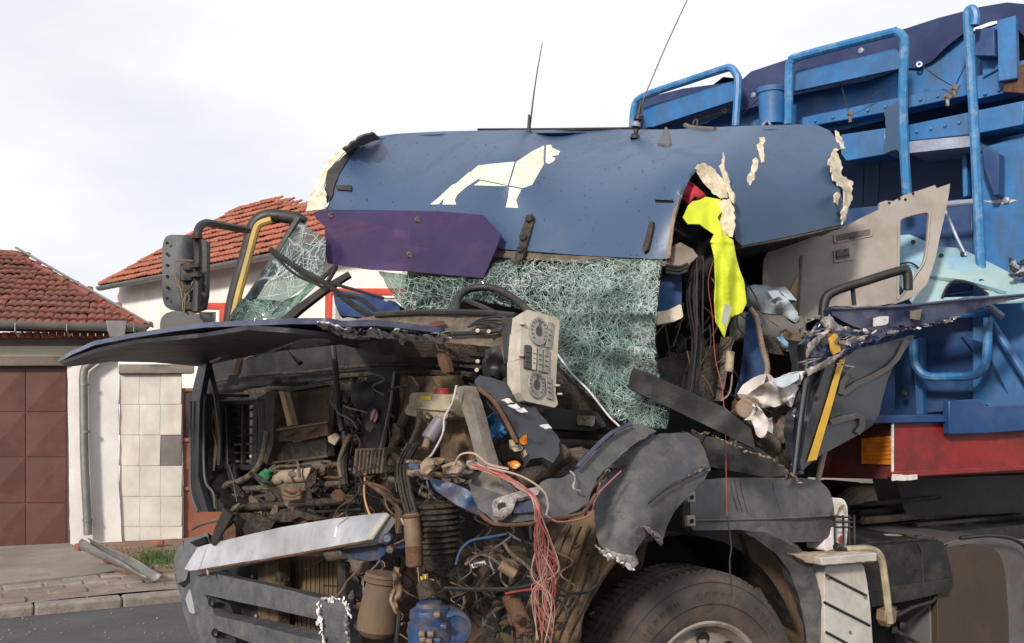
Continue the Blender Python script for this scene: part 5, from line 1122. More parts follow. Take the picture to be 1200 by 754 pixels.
# big crumpled door-step / pillar piece under the cluster
cz2 = Z([(562, 445, 3.45), (610, 450, 3.48), (655, 520, 3.38), (640, 540, 3.3), (600, 500, 3.36)])
ksh('pillar_cover', [(556, 446), (562, 440), (580, 444), (600, 450), (614, 462), (628, 478), (645, 500), (656, 516), (655, 532), (648, 543), (636, 536), (622, 538), (612, 520), (600, 498), (588, 478), (575, 462), (560, 454)], cz2, .05, 'door_charcoal', step=6, crumple=.03, cs=7, tear=.6, bevel=.006)
for x, y in ((595, 470), (603, 476), (612, 481), (640, 500)): ksh('scrape', dens([(x-8, y-1), (x+2, y-3), (x+7, y+2), (x, y+3)], 3, 1), near(cz2, .045), .003, 'chipped_white')
kt('cover_edge', [(560, 455), (578, 470), (592, 492), (606, 520)], .01, 'rust', fn=near(cz2, .03))
ksh('leather_gaiter', [(568, 410), (586, 404), (594, 440), (584, 446), (572, 436)], D(3.5), .05, 'black_plastic', step=4, crumple=.05, cs=14)
# seat side behind glass
ksh('seat_base', [(636, 478), (700, 482), (712, 500), (690, 506), (640, 502)], D(3.9), .2, 'black_plastic', rounded=4, bevel=.01)
ksh('seat_buckle', [(677, 487), (698, 488), (696, 500), (676, 498)], D(3.82), .05, 'dusty_metal', rounded=2, bevel=.005)
kt('seat_rail', [(640, 505), (680, 510), (720, 520)], .03, 'black_plastic', fn=D(3.95)); kt('seat_rail', [(650, 520), (700, 523), (730, 527)], .03, 'grease_metal', fn=D(3.9))
KR = .62
# ================================================================== FRONT: opened bonnet, engine bay, bumper
rb = random.Random(21)
def f(off): return FP(off)
# dark bulkhead deep inside
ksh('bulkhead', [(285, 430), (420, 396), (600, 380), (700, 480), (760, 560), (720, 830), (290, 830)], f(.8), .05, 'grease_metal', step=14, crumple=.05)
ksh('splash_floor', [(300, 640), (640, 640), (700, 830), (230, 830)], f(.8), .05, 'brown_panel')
# bonnet flap
bt = Z([(70, 425, 4.57), (150, 400, 4.1), (240, 388, 3.66), (330, 385, 3.30), (400, 384, 3.20), (460, 388, 3.35), (520, 394, 3.5)])
bo = ksh('bonnet', [(68, 425), (84, 416), (110, 405), (150, 397), (200, 389), (240, 384), (290, 382), (340, 380), (385, 380), (400, 383), (440, 382), (480, 386), (520, 391), (524, 397), (500, 396), (470, 396), (440, 392), (410, 394), (392, 397), (350, 393), (340, 392), (320, 388), (290, 388), (280, 392), (240, 396), (200, 400), (160, 404), (118, 412), (114, 416), (80, 428)], bt, .02, 'navy_paint', step=6, crumple=.01)
ub_ = Z([(75, 428, 4.56), (240, 396, 3.68), (395, 396, 3.3), (236, 428, 5.05), (400, 404, 4.1), (130, 424, 4.7), (320, 415, 4.6)])
ksh('bonnet_underside', [(72, 427), (116, 412), (160, 403), (240, 395), (290, 387), (345, 391), (395, 396), (450, 392), (520, 397), (560, 400), (560, 412), (460, 420), (400, 404), (340, 410), (300, 416), (262, 424), (236, 430), (180, 425), (130, 424), (82, 430)], ub_, .015, 'bonnet_under', step=9, crumple=.02)
te = near(bt, .015)
flakes_along('torn_edge', [(374, 381), (392, 386), (412, 392), (440, 392), (470, 395), (500, 398), (526, 399)], 60, 9, near(te, .04), ['flake_white', 'chipped_white', 'torn_metal', 'navy_paint', 'step_grey'], spread=4.5)
for i in range(26):
    x = rb.uniform(385, 530); y = 391+(x-385)*.04+rb.uniform(-6, 5); w = rb.uniform(3, 11); pts = [(x+math.cos(t)*w*rb.uniform(.5, 1), y+math.sin(t)*w*.3*rb.uniform(.5, 1)) for t in [2*math.pi*q/7 for q in range(7)]]
    ksh('torn_flake', pts, near(bt, rb.uniform(.01, .05)), .003, rb.choice(['chipped_white', 'torn_metal', 'navy_paint', 'step_grey']), crumple=.02, cs=30)
ksh('foil_lining', dens([(346, 400), (366, 397), (386, 398), (388, 402), (368, 407), (350, 409), (340, 408)], 3, 1), near(ub_, .03), .006, 'torn_metal', crumple=.05, cs=25, step=3)
kt('torn_rim', [(288, 421), (310, 414), (332, 406), (346, 401)], .012, 'torn_metal', fn=near(ub_, .02), taper=lambda t: .5+.6*abs(math.sin(t*23)))
kt('torn_rim', [(246, 424), (252, 422), (258, 419)], .012, 'chipped_white', fn=near(ub_, .02), taper=lambda t: .5+.6*abs(math.sin(t*23)))
for q in ([(372, 379), (388, 380), (402, 386), (420, 389), (436, 387), (452, 391), (440, 395), (420, 395), (402, 396), (390, 391), (378, 386)], [(440, 392), (465, 391), (492, 394), (520, 395), (528, 400), (500, 400), (470, 398), (450, 396)]):
    ksh('torn_edge', dens(q, 2.5, 1.4), near(bt, .05), .005, 'flake_white', step=4, crumple=.03, cs=25)
# scuttle beam under the bonnet
ksh('scuttle_beam', [(238, 420), (270, 408), (330, 400), (430, 402), (560, 408), (590, 414), (592, 440), (540, 446), (440, 440), (380, 446), (300, 452), (240, 462)], f(.30), .15, 'black_plastic', step=10, crumple=.03)
kt('beam_edge', [(248, 448), (300, 440), (360, 436), (440, 428), (520, 428), (580, 432)], .014, 'grease_metal', fn=f(.26)); kt('beam_edge', [(420, 404), (480, 410), (540, 414), (586, 418)], .018, 'black_plastic', fn=f(.22))
kt('beam_edge', [(400, 441), (470, 437), (530, 438), (556, 440)], .020, 'grease_metal', fn=f(.24))
ksh('coil_bracket', [(512, 415), (520, 412), (525, 425), (528, 436), (520, 438), (514, 428)], f(.15), .02, 'rust', crumple=.02)
kt('cable', [(515, 412), (512, 404), (518, 402), (524, 406), (522, 412), (515, 410)], .005, 'grease_metal', fn=f(.13), seg=5)
# left shell side (headlight corner)
ksh('corner_panel', [(232, 430), (242, 426), (238, 448), (234, 470), (232, 560), (238, 580), (244, 600), (232, 600), (226, 588), (223, 560), (223, 480), (226, 455)], f(-.02), .03, 'door_charcoal', step=8, bevel=.006)
ksh('corner_panel_inner', [(234, 466), (240, 462), (240, 560), (250, 580), (262, 592), (262, 600), (242, 600), (236, 580), (232, 560)], f(.02), .25, 'black_plastic', step=8)
kt('panel_edge', [(240, 462), (239, 500), (240, 560), (250, 578), (252, 596)], .01, 'bumper_grey', fn=f(.0))
kt('panel_edge', [(224, 470), (223, 520), (224, 575), (232, 600)], .009, 'bumper_grey', fn=f(-.03))
ksh('muddy_liner', [(242, 470), (256, 465), (258, 540), (262, 560), (266, 596), (250, 580), (243, 556)], f(.12), .08, 'mud_panel', step=6, crumple=.05, cs=10)
for i in range(12): kt('frayed_strap', [(247+rb.uniform(-3, 4), 478), (250+rb.uniform(-6, 6), 500), (248+rb.uniform(-5, 6), 525), (247+rb.uniform(-3, 5), 552)], rb.uniform(.005, .011), rb.choice(['bronze', 'dusty_metal', 'mud_panel']), fn=f(.06+rb.uniform(0, .04)), seg=5)
# struts, straps, label
for p, r in (([(244, 424), (248, 440), (254, 470), (258, 510), (257, 545)], .022), ([(389, 398), (393, 430), (396, 470), (401, 505)], .020), ([(336, 404), (344, 416), (352, 426)], .02)):
    kt('prop_strut', p, r, 'black_plastic', fn=f(.02), seg=9)
kt('rod_collar', [(395, 468), (396, 480)], .03, 'black_plastic', fn=f(.02), sm=0)
ksh('strap', [(279, 404), (283, 404), (281, 424), (276, 440), (273, 440), (278, 420)], f(.08), .006, 'gold_wood', step=4, crumple=.01); ksh('strap', [(282, 404), (285, 406), (283, 430), (280, 440), (278, 440), (281, 425)], f(.1), .006, 'bronze', step=4)
ksh('paper_label', [(268, 440), (280, 440), (279, 452), (266, 451)], f(.12), .003, 'grey_cloth')
# headlamp well / heater grille
gr_ = ksh('grille_frame', [(256, 472), (262, 466), (300, 466), (312, 460), (318, 470), (314, 540), (300, 552), (262, 550)], f(.12), .06, 'black_plastic', holes=[[(264, 476), (296, 474), (294, 545), (266, 545)]], bevel=.006)
for i in range(7):
    y = 480+i*10; sheet('grille_slat', [(264, y), (296, y-1), (295, y+2), (265, y+2.5)], f(.16), .03, 'dusty_metal' if i in (4, 6) else 'black_plastic', gr_)
for x in (283, 300): sheet('grille_bar', [(x, 474), (x+2, 474), (x+1, 546), (x-1, 546)], f(.14), .02, 'grease_metal', gr_)
kt('grille_edge', [(258, 470), (302, 468), (304, 490)], .009, 'dusty_metal', fn=f(.1), sm=0); kt('grille_edge', [(302, 468), (300, 540)], .007, 'grease_metal', fn=f(.1))
ksh('inner_post', [(312, 460), (322, 456), (320, 520), (312, 545), (308, 540)], f(.1), .1, 'grease_metal', step=6, crumple=.02)
lathe('bulb', P(294, 535, 4.78), Vector((0, -1, 0)), [(.008, 0), (.006, .005), (0, .007)], 'chipped_white', K, seg=8)
# large brown board with wood strips and the tray under it
ksh('brown_board', [(334, 458), (360, 454), (388, 448), (391, 452), (386, 500), (362, 500), (344, 498)], f(.30), .03, 'brown_panel', step=8, crumple=.008)
ksh('board_frame', [(330, 456), (392, 446), (393, 450), (331, 460)], f(.24), .05, 'grease_metal'); ksh('board_frame', [(386, 450), (392, 449), (390, 540), (384, 540)], f(.22), .06, 'grease_metal')
ksh('wood_strip', [(327, 459), (330, 459), (341, 498), (337, 500)], f(.10), .02, 'gold_wood'); ksh('wood_strip', [(332, 459), (335, 459), (345, 498), (342, 499)], f(.11), .02, 'bronze')
ksh('tray_flap', [(317, 504), (330, 500), (352, 500), (384, 495), (384, 510), (352, 517), (317, 518)], f(.12), .02, 'mud_panel', step=5, crumple=.02, cs=10)
for x, y in ((340, 510), (364, 507)): kt('torn_slot', [(x-5, y+2), (x, y-1), (x+6, y-4)], .008, 'rust', fn=f(.11))
ksh('tray_front', [(314, 519), (352, 518), (382, 511), (383, 535), (352, 539), (316, 543)], f(.15), .04, 'grease_metal', step=7, crumple=.01)
kt('tray_lip', [(316, 543), (350, 539), (383, 535)], .008, 'dusty_metal', fn=f(.13)); kt('tray_lip', [(318, 505), (352, 500), (384, 495)], .007, 'bronze', fn=f(.11))
ksh('tray_side', [(312, 500), (318, 504), (316, 544), (308, 540)], f(.14), .1, 'grease_metal')
ksh('hanging_tag', [(384, 512), (392, 508), (397, 514), (392, 522), (385, 518)], f(.08), .01, 'beige_plastic', tear=.4)
# tubes and the white cylinder
ho = kt('hose', [(313, 505), (311, 520), (306, 540), (299, 552), (289, 560), (276, 566), (266, 568), (262, 576), (264, 592), (268, 602)], .026, 'dusty_metal', fn=f(.10), seg=9)
kt('hose', [(314, 530), (308, 548), (298, 558), (286, 566), (270, 572)], .018, 'mud_panel', fn=f(.14), seg=9)
kt('hose', [(268, 580), (282, 580), (300, 572)], .012, 'dusty_metal', fn=f(.12))
ca = cyl('filter_cylinder', FP.at(311, 562, .12), FP.at(369, 555, .12), .036, 'canister_white', K, seg=22)
for x in (325, 350): cyl('strap_ring', FP.at(x-1.5, 560.5-(x-325)*.1, .12), FP.at(x+2, 560-(x-325)*.1, .12), .040, 'rust', ca, seg=20)
kt('pipe_frame', [(322, 554), (326, 547), (345, 546), (384, 541), (384, 548), (372, 556)], .011, 'dusty_metal', fn=f(.08), seg=7); kt('pipe_frame', [(348, 540), (350, 548), (351, 560)], .012, 'dusty_metal', fn=f(.06))
kt('pipe', [(368, 558), (392, 560), (410, 560)], .012, 'rust', fn=f(.1)); kt('pipe', [(286, 573), (330, 571), (400, 566), (412, 560)], .022, 'dusty_metal', fn=f(.12), seg=9)
kt('pipe', [(300, 582), (340, 578), (372, 580), (420, 583)], .014, 'dusty_metal', fn=f(.16))
ksh('green_rag', [(303, 556), (310, 549), (318, 552), (316, 560), (308, 568), (303, 566)], f(.06), .02, 'green_rag', step=3, crumple=.04, cs=20)
vb = ksh('valve_plate', [(328, 568), (356, 566), (357, 588), (330, 590)], f(.06), .04, 'dusty_metal', bevel=.004)
for i in range(7): kt('frayed_strap', [(330+rb.uniform(0, 8), 572+i*2), (342, 574+i*2+rb.uniform(-2, 2)), (352, 572+i*2)], .008, rb.choice(['bronze', 'rust']), fn=f(.03), seg=5)
kt('cross_pipe', [(262, 596), (300, 594), (360, 590), (420, 586)], .030, 'grease_metal', fn=f(.08), seg=10); kt('cross_pipe', [(262, 604), (330, 602), (425, 596)], .018, 'black_plastic', fn=f(.12))
ksh('scissor_bracket', [(312, 606), (336, 600), (348, 598), (362, 602), (380, 608), (362, 610), (350, 606), (340, 612), (326, 612)], f(.0), .03, 'grease_metal', step=4, crumple=.03)
ksh('lamp_bracket', [(262, 600), (300, 602), (322, 612), (316, 622), (270, 640), (256, 632), (262, 616)], f(.06), .1, 'grease_metal', step=6, crumple=.03)
lathe('rusty_disc', FP.at(272, 624, .02), Vector((-.7, -.7, 0)), [(0, 0), (.06, 0), (.07, .02), (.04, .03), (.02, .04), (0, .04)], 'rust', K, seg=20)
ksh('wing_remnant', [(262, 596), (252, 618), (246, 636), (250, 640), (262, 622), (272, 604)], f(-.03), .02, 'black_plastic')
kt('hanging_chain', [(268, 505+40), (273, 560), (275, 575), (278, 588)], .007, 'black_plastic', fn=f(.0))
# vertical duct with no-smoking like sticker and cables
ksh('duct', [(430, 440), (462, 436), (460, 470), (450, 530), (420, 530), (424, 490)], f(.10), .12, 'black_plastic', step=8, crumple=.01, bevel=.006)
ksh('duct', [(396, 450), (426, 446), (420, 500), (410, 535), (398, 530)], f(.25), .12, 'grease_metal', step=8, crumple=.01)
st_ = ksh('sticker', [(438+5*math.cos(t)+1.2*math.sin(-t), 488+9.5*math.sin(t)) for t in [2*math.pi*i/20 for i in range(20)]], f(.09), .003, 'sticker_red')
sheet('sticker_face', [(438+3.8*math.cos(t)+1.0*math.sin(-t), 488+7.8*math.sin(t)) for t in [2*math.pi*i/20 for i in range(20)]], f(.086), .002, 'sticker', st_)
sheet('sticker_bar', [(435, 494), (436.5, 495), (441.5, 482), (440, 481)], f(.083), .002, 'sticker_red', st_)
sl_ = ksh('ribbed_sleeve', [(416, 526), (450, 525), (447, 555), (413, 556)], f(.06), .1, 'dusty_metal', step=7, crumple=.01, bevel=.006)
for i in range(7): kt('sleeve_rib', [(420+i*4.4, 527), (417+i*4.4, 555)], .005, 'grease_metal', fn=f(.055), parent=sl_, sm=0, seg=5)
for p, r, m, o_ in (([(428, 555), (427, 580), (432, 600), (440, 612)], .007, 'wire_orange', .0), ([(405, 470), (403, 482), (412, 500), (420, 520)], .022, 'dusty_metal', .1), ([(400, 456), (398, 466), (406, 486), (412, 492)], .018, 'mud_panel', .08),
                    ([(416, 448), (412, 460), (414, 472), (424, 476), (434, 472), (440, 460)], .008, 'grease_metal', .04), ([(476, 452), (460, 456), (452, 466), (454, 480), (462, 490)], .009, 'grease_metal', .02), ([(462, 436), (456, 480), (446, 525)], .008, 'label_grey', .02),
                    ([(474, 440), (466, 490), (452, 530), (446, 556)], .03, 'mud_panel', .15), ([(488, 450), (478, 480), (462, 520), (450, 560)], .032, 'dusty_metal', .12), ([(404, 500), (406, 520), (403, 545), (405, 568)], .03, 'black_plastic', .06), ([(410, 510), (398, 540), (400, 560)], .016, 'dusty_metal', .04),
                    ([(384, 545), (396, 545), (400, 560), (398, 572)], .012, 'rust', .06)):
    kt('hose', p, r, m, fn=f(o_), seg=8)
lathe('lens', FP.at(427, 464, .02), Vector((-.5, -1, 0)), [(.055, 0), (.06, .01), (.05, .02), (0, .03)], 'black_plastic', K, seg=18)
# reservoir
ksh('mounting_board', [(474, 442), (535, 440), (538, 452), (520, 520), (470, 560), (450, 560), (466, 500)], f(.16), .03, 'mud_panel', step=7, crumple=.02)
rz = f(.0)
rv = ksh('reservoir', [(480, 464), (484, 460), (524, 463), (528, 468), (527, 476), (524, 490), (519, 493), (478, 487), (474, 484), (476, 476), (479, 474)], rz, .12, 'beige_plastic', rounded=2, bevel=.012)
sheet('seam', [(476, 476), (527, 480), (527, 482), (476, 478)], f(-.015), .02, 'beige_plastic', rv); sheet('label', [(493, 464), (505, 464), (504, 469), (492, 469)], f(-.004), .003, 'label_yellow', rv)
cyl('cap', P(518, 464, FP.at(518, 464).y+.05), P(518, 455, FP.at(518, 464).y+.05), .028, 'sticker_red', rv, seg=18)
kt('hose', [(492, 482), (490, 500), (482, 520), (476, 545), (480, 575), (488, 600)], .018, 'dusty_metal', fn=f(-.03)); kt('hose', [(500, 484), (506, 490), (500, 494), (496, 488)], .009, 'grease_metal', fn=f(-.03))
cyl('sensor', P(518, 492, 3.5), P(502, 516, 3.48), .030, 'label_grey', K, seg=16); cyl('sensor', P(502, 514, 3.48), P(498, 526, 3.46), .014, 'bronze', K, seg=12)
rod = kt('white_rod', [(535, 452), (530, 472), (521, 490), (519, 508), (508, 530), (502, 537)], .004, 'chipped_white', fn=f(-.12), seg=6)
bz = Z([(535, 455, 3.42), (555, 495, 3.36), (570, 560, 3.3), (600, 590, 3.2)])
ksh('grey_beam', [(533, 454), (545, 452), (553, 472), (562, 505), (572, 545), (578, 560), (566, 562), (556, 530), (548, 500)], bz, .05, 'beam_grey', step=5, crumple=.02, bevel=.004)
ksh('grey_beam', [(562, 552), (578, 548), (594, 576), (600, 592), (590, 596), (560, 575), (545, 562)], bz, .05, 'beam_grey', step=5, crumple=.03, bevel=.004)
ksh('brown_web', [(516, 496), (532, 474), (542, 500), (556, 540), (540, 550), (516, 540)], f(.12), .03, 'mud_panel', step=6, crumple=.03)
bag = sheet('blue_plastic_bag', [(556, 486), (572, 490), (582, 481), (594, 484), (596, 496), (586, 508), (574, 516), (560, 512), (562, 502)], Z([(556, 486, 3.6), (596, 490, 3.5), (575, 515, 3.5)]), .02, 'blue_bag', None, step=4, crumple=.09, cs=14)
tag(bag, 'crumpled blue plastic bag jammed behind the grey beam of the engine bay', 'bag')
ksh('brown_sheet', [(566, 516), (585, 504), (606, 500), (604, 515), (592, 522), (578, 520)], D(3.55), .02, 'dusty_metal', step=4, crumple=.05, cs=12)
for i, (x, y, w) in enumerate(((613, 517, 6), (606, 525, 7), (604, 545, 7), (618, 530, 5))):
    ksh('foam_lump', [(x+w*math.cos(t)*rb.uniform(.7, 1.1), y+w*.75*math.sin(t)*rb.uniform(.7, 1.1)) for t in [2*math.pi*q/9 for q in range(9)]], D(3.32), .03, 'amber' if i in (0, 2) else 'beige_plastic', step=3, crumple=.03, cs=20)
# shredded loom / foil heap
for i in range(34):
    x = rb.uniform(482, 556); y = 548+rb.uniform(-10, 12)+(x-480)*.06; w = rb.uniform(4, 11); h_ = rb.uniform(2, 5); a_ = rb.uniform(-.4, .5)
    pts = [(x+math.cos(t)*w*rb.uniform(.6, 1)*math.cos(a_)-math.sin(t)*h_*math.sin(a_), y+math.cos(t)*w*math.sin(a_)+math.sin(t)*h_*rb.uniform(.6, 1)) for t in [2*math.pi*q/8 for q in range(8)]]
    ksh('shredded_trim', pts, D(3.25+rb.uniform(0, .15)), .012, rb.choice(['dusty_metal', 'mud_panel', 'bronze', 'grey_cloth', 'dusty_metal', 'fringe', 'torn_metal', 'grease_metal']), step=4, crumple=.04, cs=18)
ksh('torn_cloth', [(492, 545), (500, 536), (508, 540), (507, 550), (500, 556), (494, 552)], D(3.18), .012, 'fringe', step=3, crumple=.03, cs=22, tear=1.0); ksh('torn_cloth', [(520, 548), (536, 543), (543, 549), (535, 555), (524, 556)], D(3.18), .012, 'fringe', step=3, crumple=.03, cs=22, tear=1.0)
ksh('blue_connector', [(478, 544), (490, 544), (492, 550), (479, 551)], D(3.3), .03, 'pump_blue', bevel=.004)
ksh('wing_skin', [(505, 560), (530, 566), (548, 574), (566, 592), (560, 604), (535, 592), (512, 576)], D(3.25), .02, 'pump_blue', step=5, crumple=.03, cs=9)
# twisting front wing: rails sweeping from left to the wheel
wz = Z([(540, 560, 3.22), (600, 600, 3.0), (660, 590, 3.1), (720, 520, 3.35), (760, 505, 3.5), (640, 560, 3.12)])
ksh('wing_inner', [(548, 566), (566, 572), (590, 580), (600, 590), (616, 578), (640, 562), (658, 560), (680, 548), (704, 524), (730, 500), (752, 497), (770, 505), (742, 522), (700, 560), (688, 592), (664, 604), (640, 608), (600, 612), (580, 612), (560, 596)], wz, .02, 'grey_plastic', step=6, crumple=.014, cs=5, tear=.9, bevel=.006)
ksh('wing_purple', [(601, 582), (622, 578), (632, 592), (628, 600), (602, 602)], near(wz, .03), .01, 'navy_paint', step=5, crumple=.02)
kt('wing_seam', [(560, 600), (580, 614), (620, 614), (664, 606), (684, 600), (698, 580)], .010, 'rust', fn=near(wz, .02))
kt('wing_seam', [(676, 548), (694, 528), (716, 508), (738, 497)], .012, 'navy_paint', fn=near(wz, .04)); kt('wing_seam', [(668, 552), (674, 560), (672, 572), (680, 576)], .006, 'torn_metal', fn=near(wz, .04))
ksh('torn_corner', [(578, 586), (600, 578), (622, 572), (634, 572), (630, 580), (606, 584), (600, 600), (588, 606), (578, 604), (576, 594)], near(wz, .05), .012, 'torn_metal', step=4, crumple=.04, cs=18, tear=.8)
lathe('bolt', near(wz, .06)(588, 594), Vector((0, -1, 0)), [(.014, 0), (.012, .01), (0, .012)], 'grease_metal', K, seg=8)
ksh('front_sill', [(600, 560), (640, 540), (700, 528), (712, 520), (690, 545), (640, 566), (606, 575)], D(3.5), .1, 'dusty_metal', step=7, crumple=.03)
cyl('round_pipe', P(606, 568, 3.35), P(662, 530, 3.45), .042, 'grease_metal', K, seg=14); kt('rail', [(640, 560), (690, 540), (740, 500)], .03, 'black_plastic', fn=D(3.6))
# front fender
ez_ = Z([(700, 570, 3.42), (740, 520, 3.48), (790, 510, 3.60), (832, 555, 3.62), (760, 610, 3.32), (735, 660, 3.28), (780, 620, 3.42), (760, 560, 3.40)])
fe = ksh('front_wing', [(697, 585), (700, 570), (712, 545), (730, 525), (752, 512), (780, 508), (806, 507), (818, 514), (827, 530), (833, 550), (826, 562), (806, 582), (790, 600), (782, 616), (775, 637), (768, 628), (762, 622), (756, 622), (757, 628), (749, 640), (744, 648), (749, 660), (744, 666), (732, 660), (716, 650), (702, 638), (697, 620)], ez_, .015, 'grey_plastic', step=7, crumple=.010, cs=5, tear=.7)
ksh('scrape', dens([(722, 648), (734, 650), (742, 652), (748, 660), (742, 666), (728, 660), (708, 642)], 3, 1), near(ez_, .03), .006, 'torn_metal', crumple=.02); ksh('scrape', dens([(754, 618), (762, 618), (774, 634), (776, 640), (766, 630)], 3, .7), near(ez_, .03), .006, 'torn_metal', crumple=.02)
for i in range(45):
    x = rb.uniform(705, 820); y = rb.uniform(512, 645)
    if inside(x, y, [(705, 580), (735, 530), (800, 512), (825, 550), (780, 600), (745, 630), (710, 630)]):
        a_ = rb.uniform(-.7, .2); l_ = rb.uniform(3, 12); kt('fine_scratch', [(x, y), (x+l_*math.cos(a_), y+l_*math.sin(a_))], .0008, 'label_grey', fn=near(ez_, .027), sm=0, seg=4)
kt('torn_rim', [(686, 604), (690, 580), (700, 566), (714, 552), (734, 545)], .008, 'rust', fn=near(ez_, .02)); kt('wing_edge', [(760, 590), (780, 574), (806, 560), (830, 548)], .006, 'grease_metal', fn=near(ez_, .03))
# ribbed mud panel behind, lower centre
mp_ = Z([(640, 610, 3.55), (720, 600, 3.5), (700, 700, 3.4), (620, 754, 3.5), (640, 800, 3.5)])
mg = ksh('splash_guard', [(668, 606), (700, 596), (735, 640), (712, 668), (690, 700), (675, 754), (668, 830), (590, 830), (600, 754), (625, 690), (648, 640)], mp_, .03, 'mud_panel', step=8, crumple=.03, cs=6)
for i in range(5):
    x = 668+i*12; kt('guard_rib', [(x-2, 612+i*2), (x-22, 670+i*3), (x-46, 735), (x-60, 790)], .007, 'mud_panel', fn=near(mp_, .02), parent=mg)
for i in range(16): x = rb.uniform(625, 700); y = rb.uniform(630, 740); kt('mud_mark', [(x, y), (x+rb.uniform(2, 8), y-rb.uniform(2, 9))], .007, 'black_plastic', fn=near(mp_, .03), parent=mg, sm=0, seg=5)
# bellows, hoses, cylinder, pump
bl = lathe('bellows', P(512, 590, 3.55), P(516, 664, 3.55)-P(512, 590, 3.55), [(0, -.01), (.078, 0)]+[q for k in range(9) for q in ((.088-k*.0013, .008+k*.02), (.076-k*.0013, .017+k*.02))]+[(.06, .2), (.05, .23), (.0, .24)], 'grease_metal', K, seg=26)
for i, (x, w) in enumerate(((470, .010), (474, .010), (478, .012), (466, .009))): kt('hose', [(x+12, 520), (x, 545), (x+3, 575), (x+10, 602), (x+12, 630)], w, 'grease_metal' if i % 2 else 'black_plastic', fn=f(-.14))
sp = cyl('rusty_sleeve', P(482, 602, 3.33), P(486, 662, 3.33), .028, 'bronze', K, seg=16); cyl('clamp_ring', P(482, 603, 3.33), P(482.3, 607, 3.33), .032, 'rust', sp, seg=16); cyl('lower_cuff', P(485, 638, 3.33), P(486, 664, 3.33), .0295, 'rust', sp, seg=16)
for i in range(8): kt('hose', [(430+i*3, 566+i*2), (452+i*2, 574+i*3), (464+i, 592+i*2), (466+i*.5, 625)], .013, rb.choice(['grease_metal', 'mud_panel', 'rust']), fn=f(-.05-.008*i))
ac = lathe('air_cylinder', P(450, 672, 3.42), P(441, 742, 3.42)-P(450, 672, 3.42), [(0, -.005), (.062, 0), (.064, .01), (.058, .013), (.065, .018), (.065, .028), (.056, .034), (.06, .06), (.07, .15), (.07, .19), (.05, .21), (0, .215)], 'brown_panel', K, seg=26)
ksh('cylinder_bracket', [(414, 732), (440, 736), (462, 738), (460, 742), (436, 744), (416, 738)], D(3.4), .1, 'grease_metal')
ksh('frayed_strap', [(462, 664), (468, 666), (467, 680), (470, 692), (464, 704), (469, 720), (465, 720), (459, 704), (463, 692), (460, 676)], D(3.32), .01, 'bronze', step=3, crumple=.05, cs=25, tear=1); kt('hose', [(468, 718), (466, 740), (463, 770)], .012, 'black_plastic', fn=D(3.3))
ksh('blue_coupling', [(406, 648), (420, 640), (446, 638), (452, 648), (444, 656), (420, 660), (404, 658)], f(-.02), .1, 'pump_blue', step=6, crumple=.02, bevel=.01, rounded=2); cyl('pipe_end', FP.at(387, 648, -.02), FP.at(407, 645, -.02), .036, 'dusty_metal', K, seg=18)
ksh('coupling_bolt', [(408, 655), (424, 658), (420, 672), (412, 670)], f(-.05), .05, 'dusty_metal', bevel=.006); lathe('blue_knob', P(455, 632, 3.42), Vector((0, -1, .2)), [(.022, 0), (.02, .02), (.012, .03), (0, .03)], 'pump_blue', K, seg=16)
lathe('bolt', P(457, 644, 3.38), Vector((0, -1, 0)), [(.014, 0), (.012, .012), (0, .014)], 'dusty_metal', K, seg=8)
kt('cable', [(470, 608), (476, 620), (478, 628), (477, 640)], .006, 'wire_white', fn=f(-.15), seg=5)
pb = lathe('blue_pump', P(503, 706, 3.2), P(507, 790, 3.2)-P(503, 706, 3.2), [(0, 0), (.04, 0), (.045, .012), (.062, .02), (.066, .04), (.063, .055), (.072, .06), (.075, .16), (.08, .22), (0, .22)], 'pump_blue', K, seg=24)
pz = lathe('pump_head', P(533, 736, 3.18), Vector((.25, -1, .05)), [(0, -.12), (.055, -.11), (.056, 0), (.052, .01), (.04, .012), (.038, .004), (0, .002)], 'pump_blue', K, seg=26)
for i in range(7): box('pump_lug', P(rb.uniform(486, 522), rb.uniform(712, 752), 3.13), Vector((.010, 0, 0)), Vector((0, .02, 0)), Vector((0, 0, .008)), rb.choice(['pump_blue', 'dusty_metal', 'bronze']), K)
for i in range(7): kt('brass_stub', [(494+i*2.2, 672+rb.uniform(0, 8)), (496+i*1.6, 690)], .007, 'bronze' if i % 2 else 'label_yellow', fn=D(3.3), sm=0)
cyl('pump_inlet', P(498, 684, 3.3), P(503, 706, 3.25), .03, 'grease_metal', K)
# cables in the middle gap
for p, r, m in (([(534, 662), (540, 645), (552, 634), (572, 630), (594, 626)], .007, 'wire_blue'), ([(520, 690), (560, 691), (600, 690), (628, 684), (640, 672)], .012, 'black_plastic'), ([(600, 690), (615, 676), (628, 650), (634, 622)], .007, 'black_plastic'),
                ([(548, 656), (570, 646), (590, 646)], .008, 'grease_metal'), ([(545, 662), (566, 650), (600, 672)], .008, 'dusty_metal'), ([(562, 672), (580, 700)], .005, 'black_plastic'), ([(590, 636), (600, 650), (616, 662), (628, 676)], .010, 'dusty_metal'), ([(612, 632), (622, 650), (640, 676), (665, 694), (688, 694), (700, 686)], .009, 'black_plastic'),
                ([(640, 636), (622, 660), (596, 650)], .006, 'grease_metal'), ([(592, 696), (612, 692), (628, 690), (636, 684)], .006, 'wire_red')):
    kt('cable', p, r, m, fn=D(3.28), seg=6)
for i in range(6): kt('frayed_loom', [(574, 640), (585+i, 650+i), (598+i*2, 664-i), (606, 675-i)], .010, rb.choice(['bronze', 'rust', 'dusty_metal']), fn=D(3.3+i*.01))
cyl('connector', P(586, 662, 3.25), P(604, 674, 3.25), .018, 'bronze', K, seg=10); ksh('connector_strip', [(552, 662), (568, 658), (570, 662), (554, 666)], D(3.24), .02, 'chipped_white')
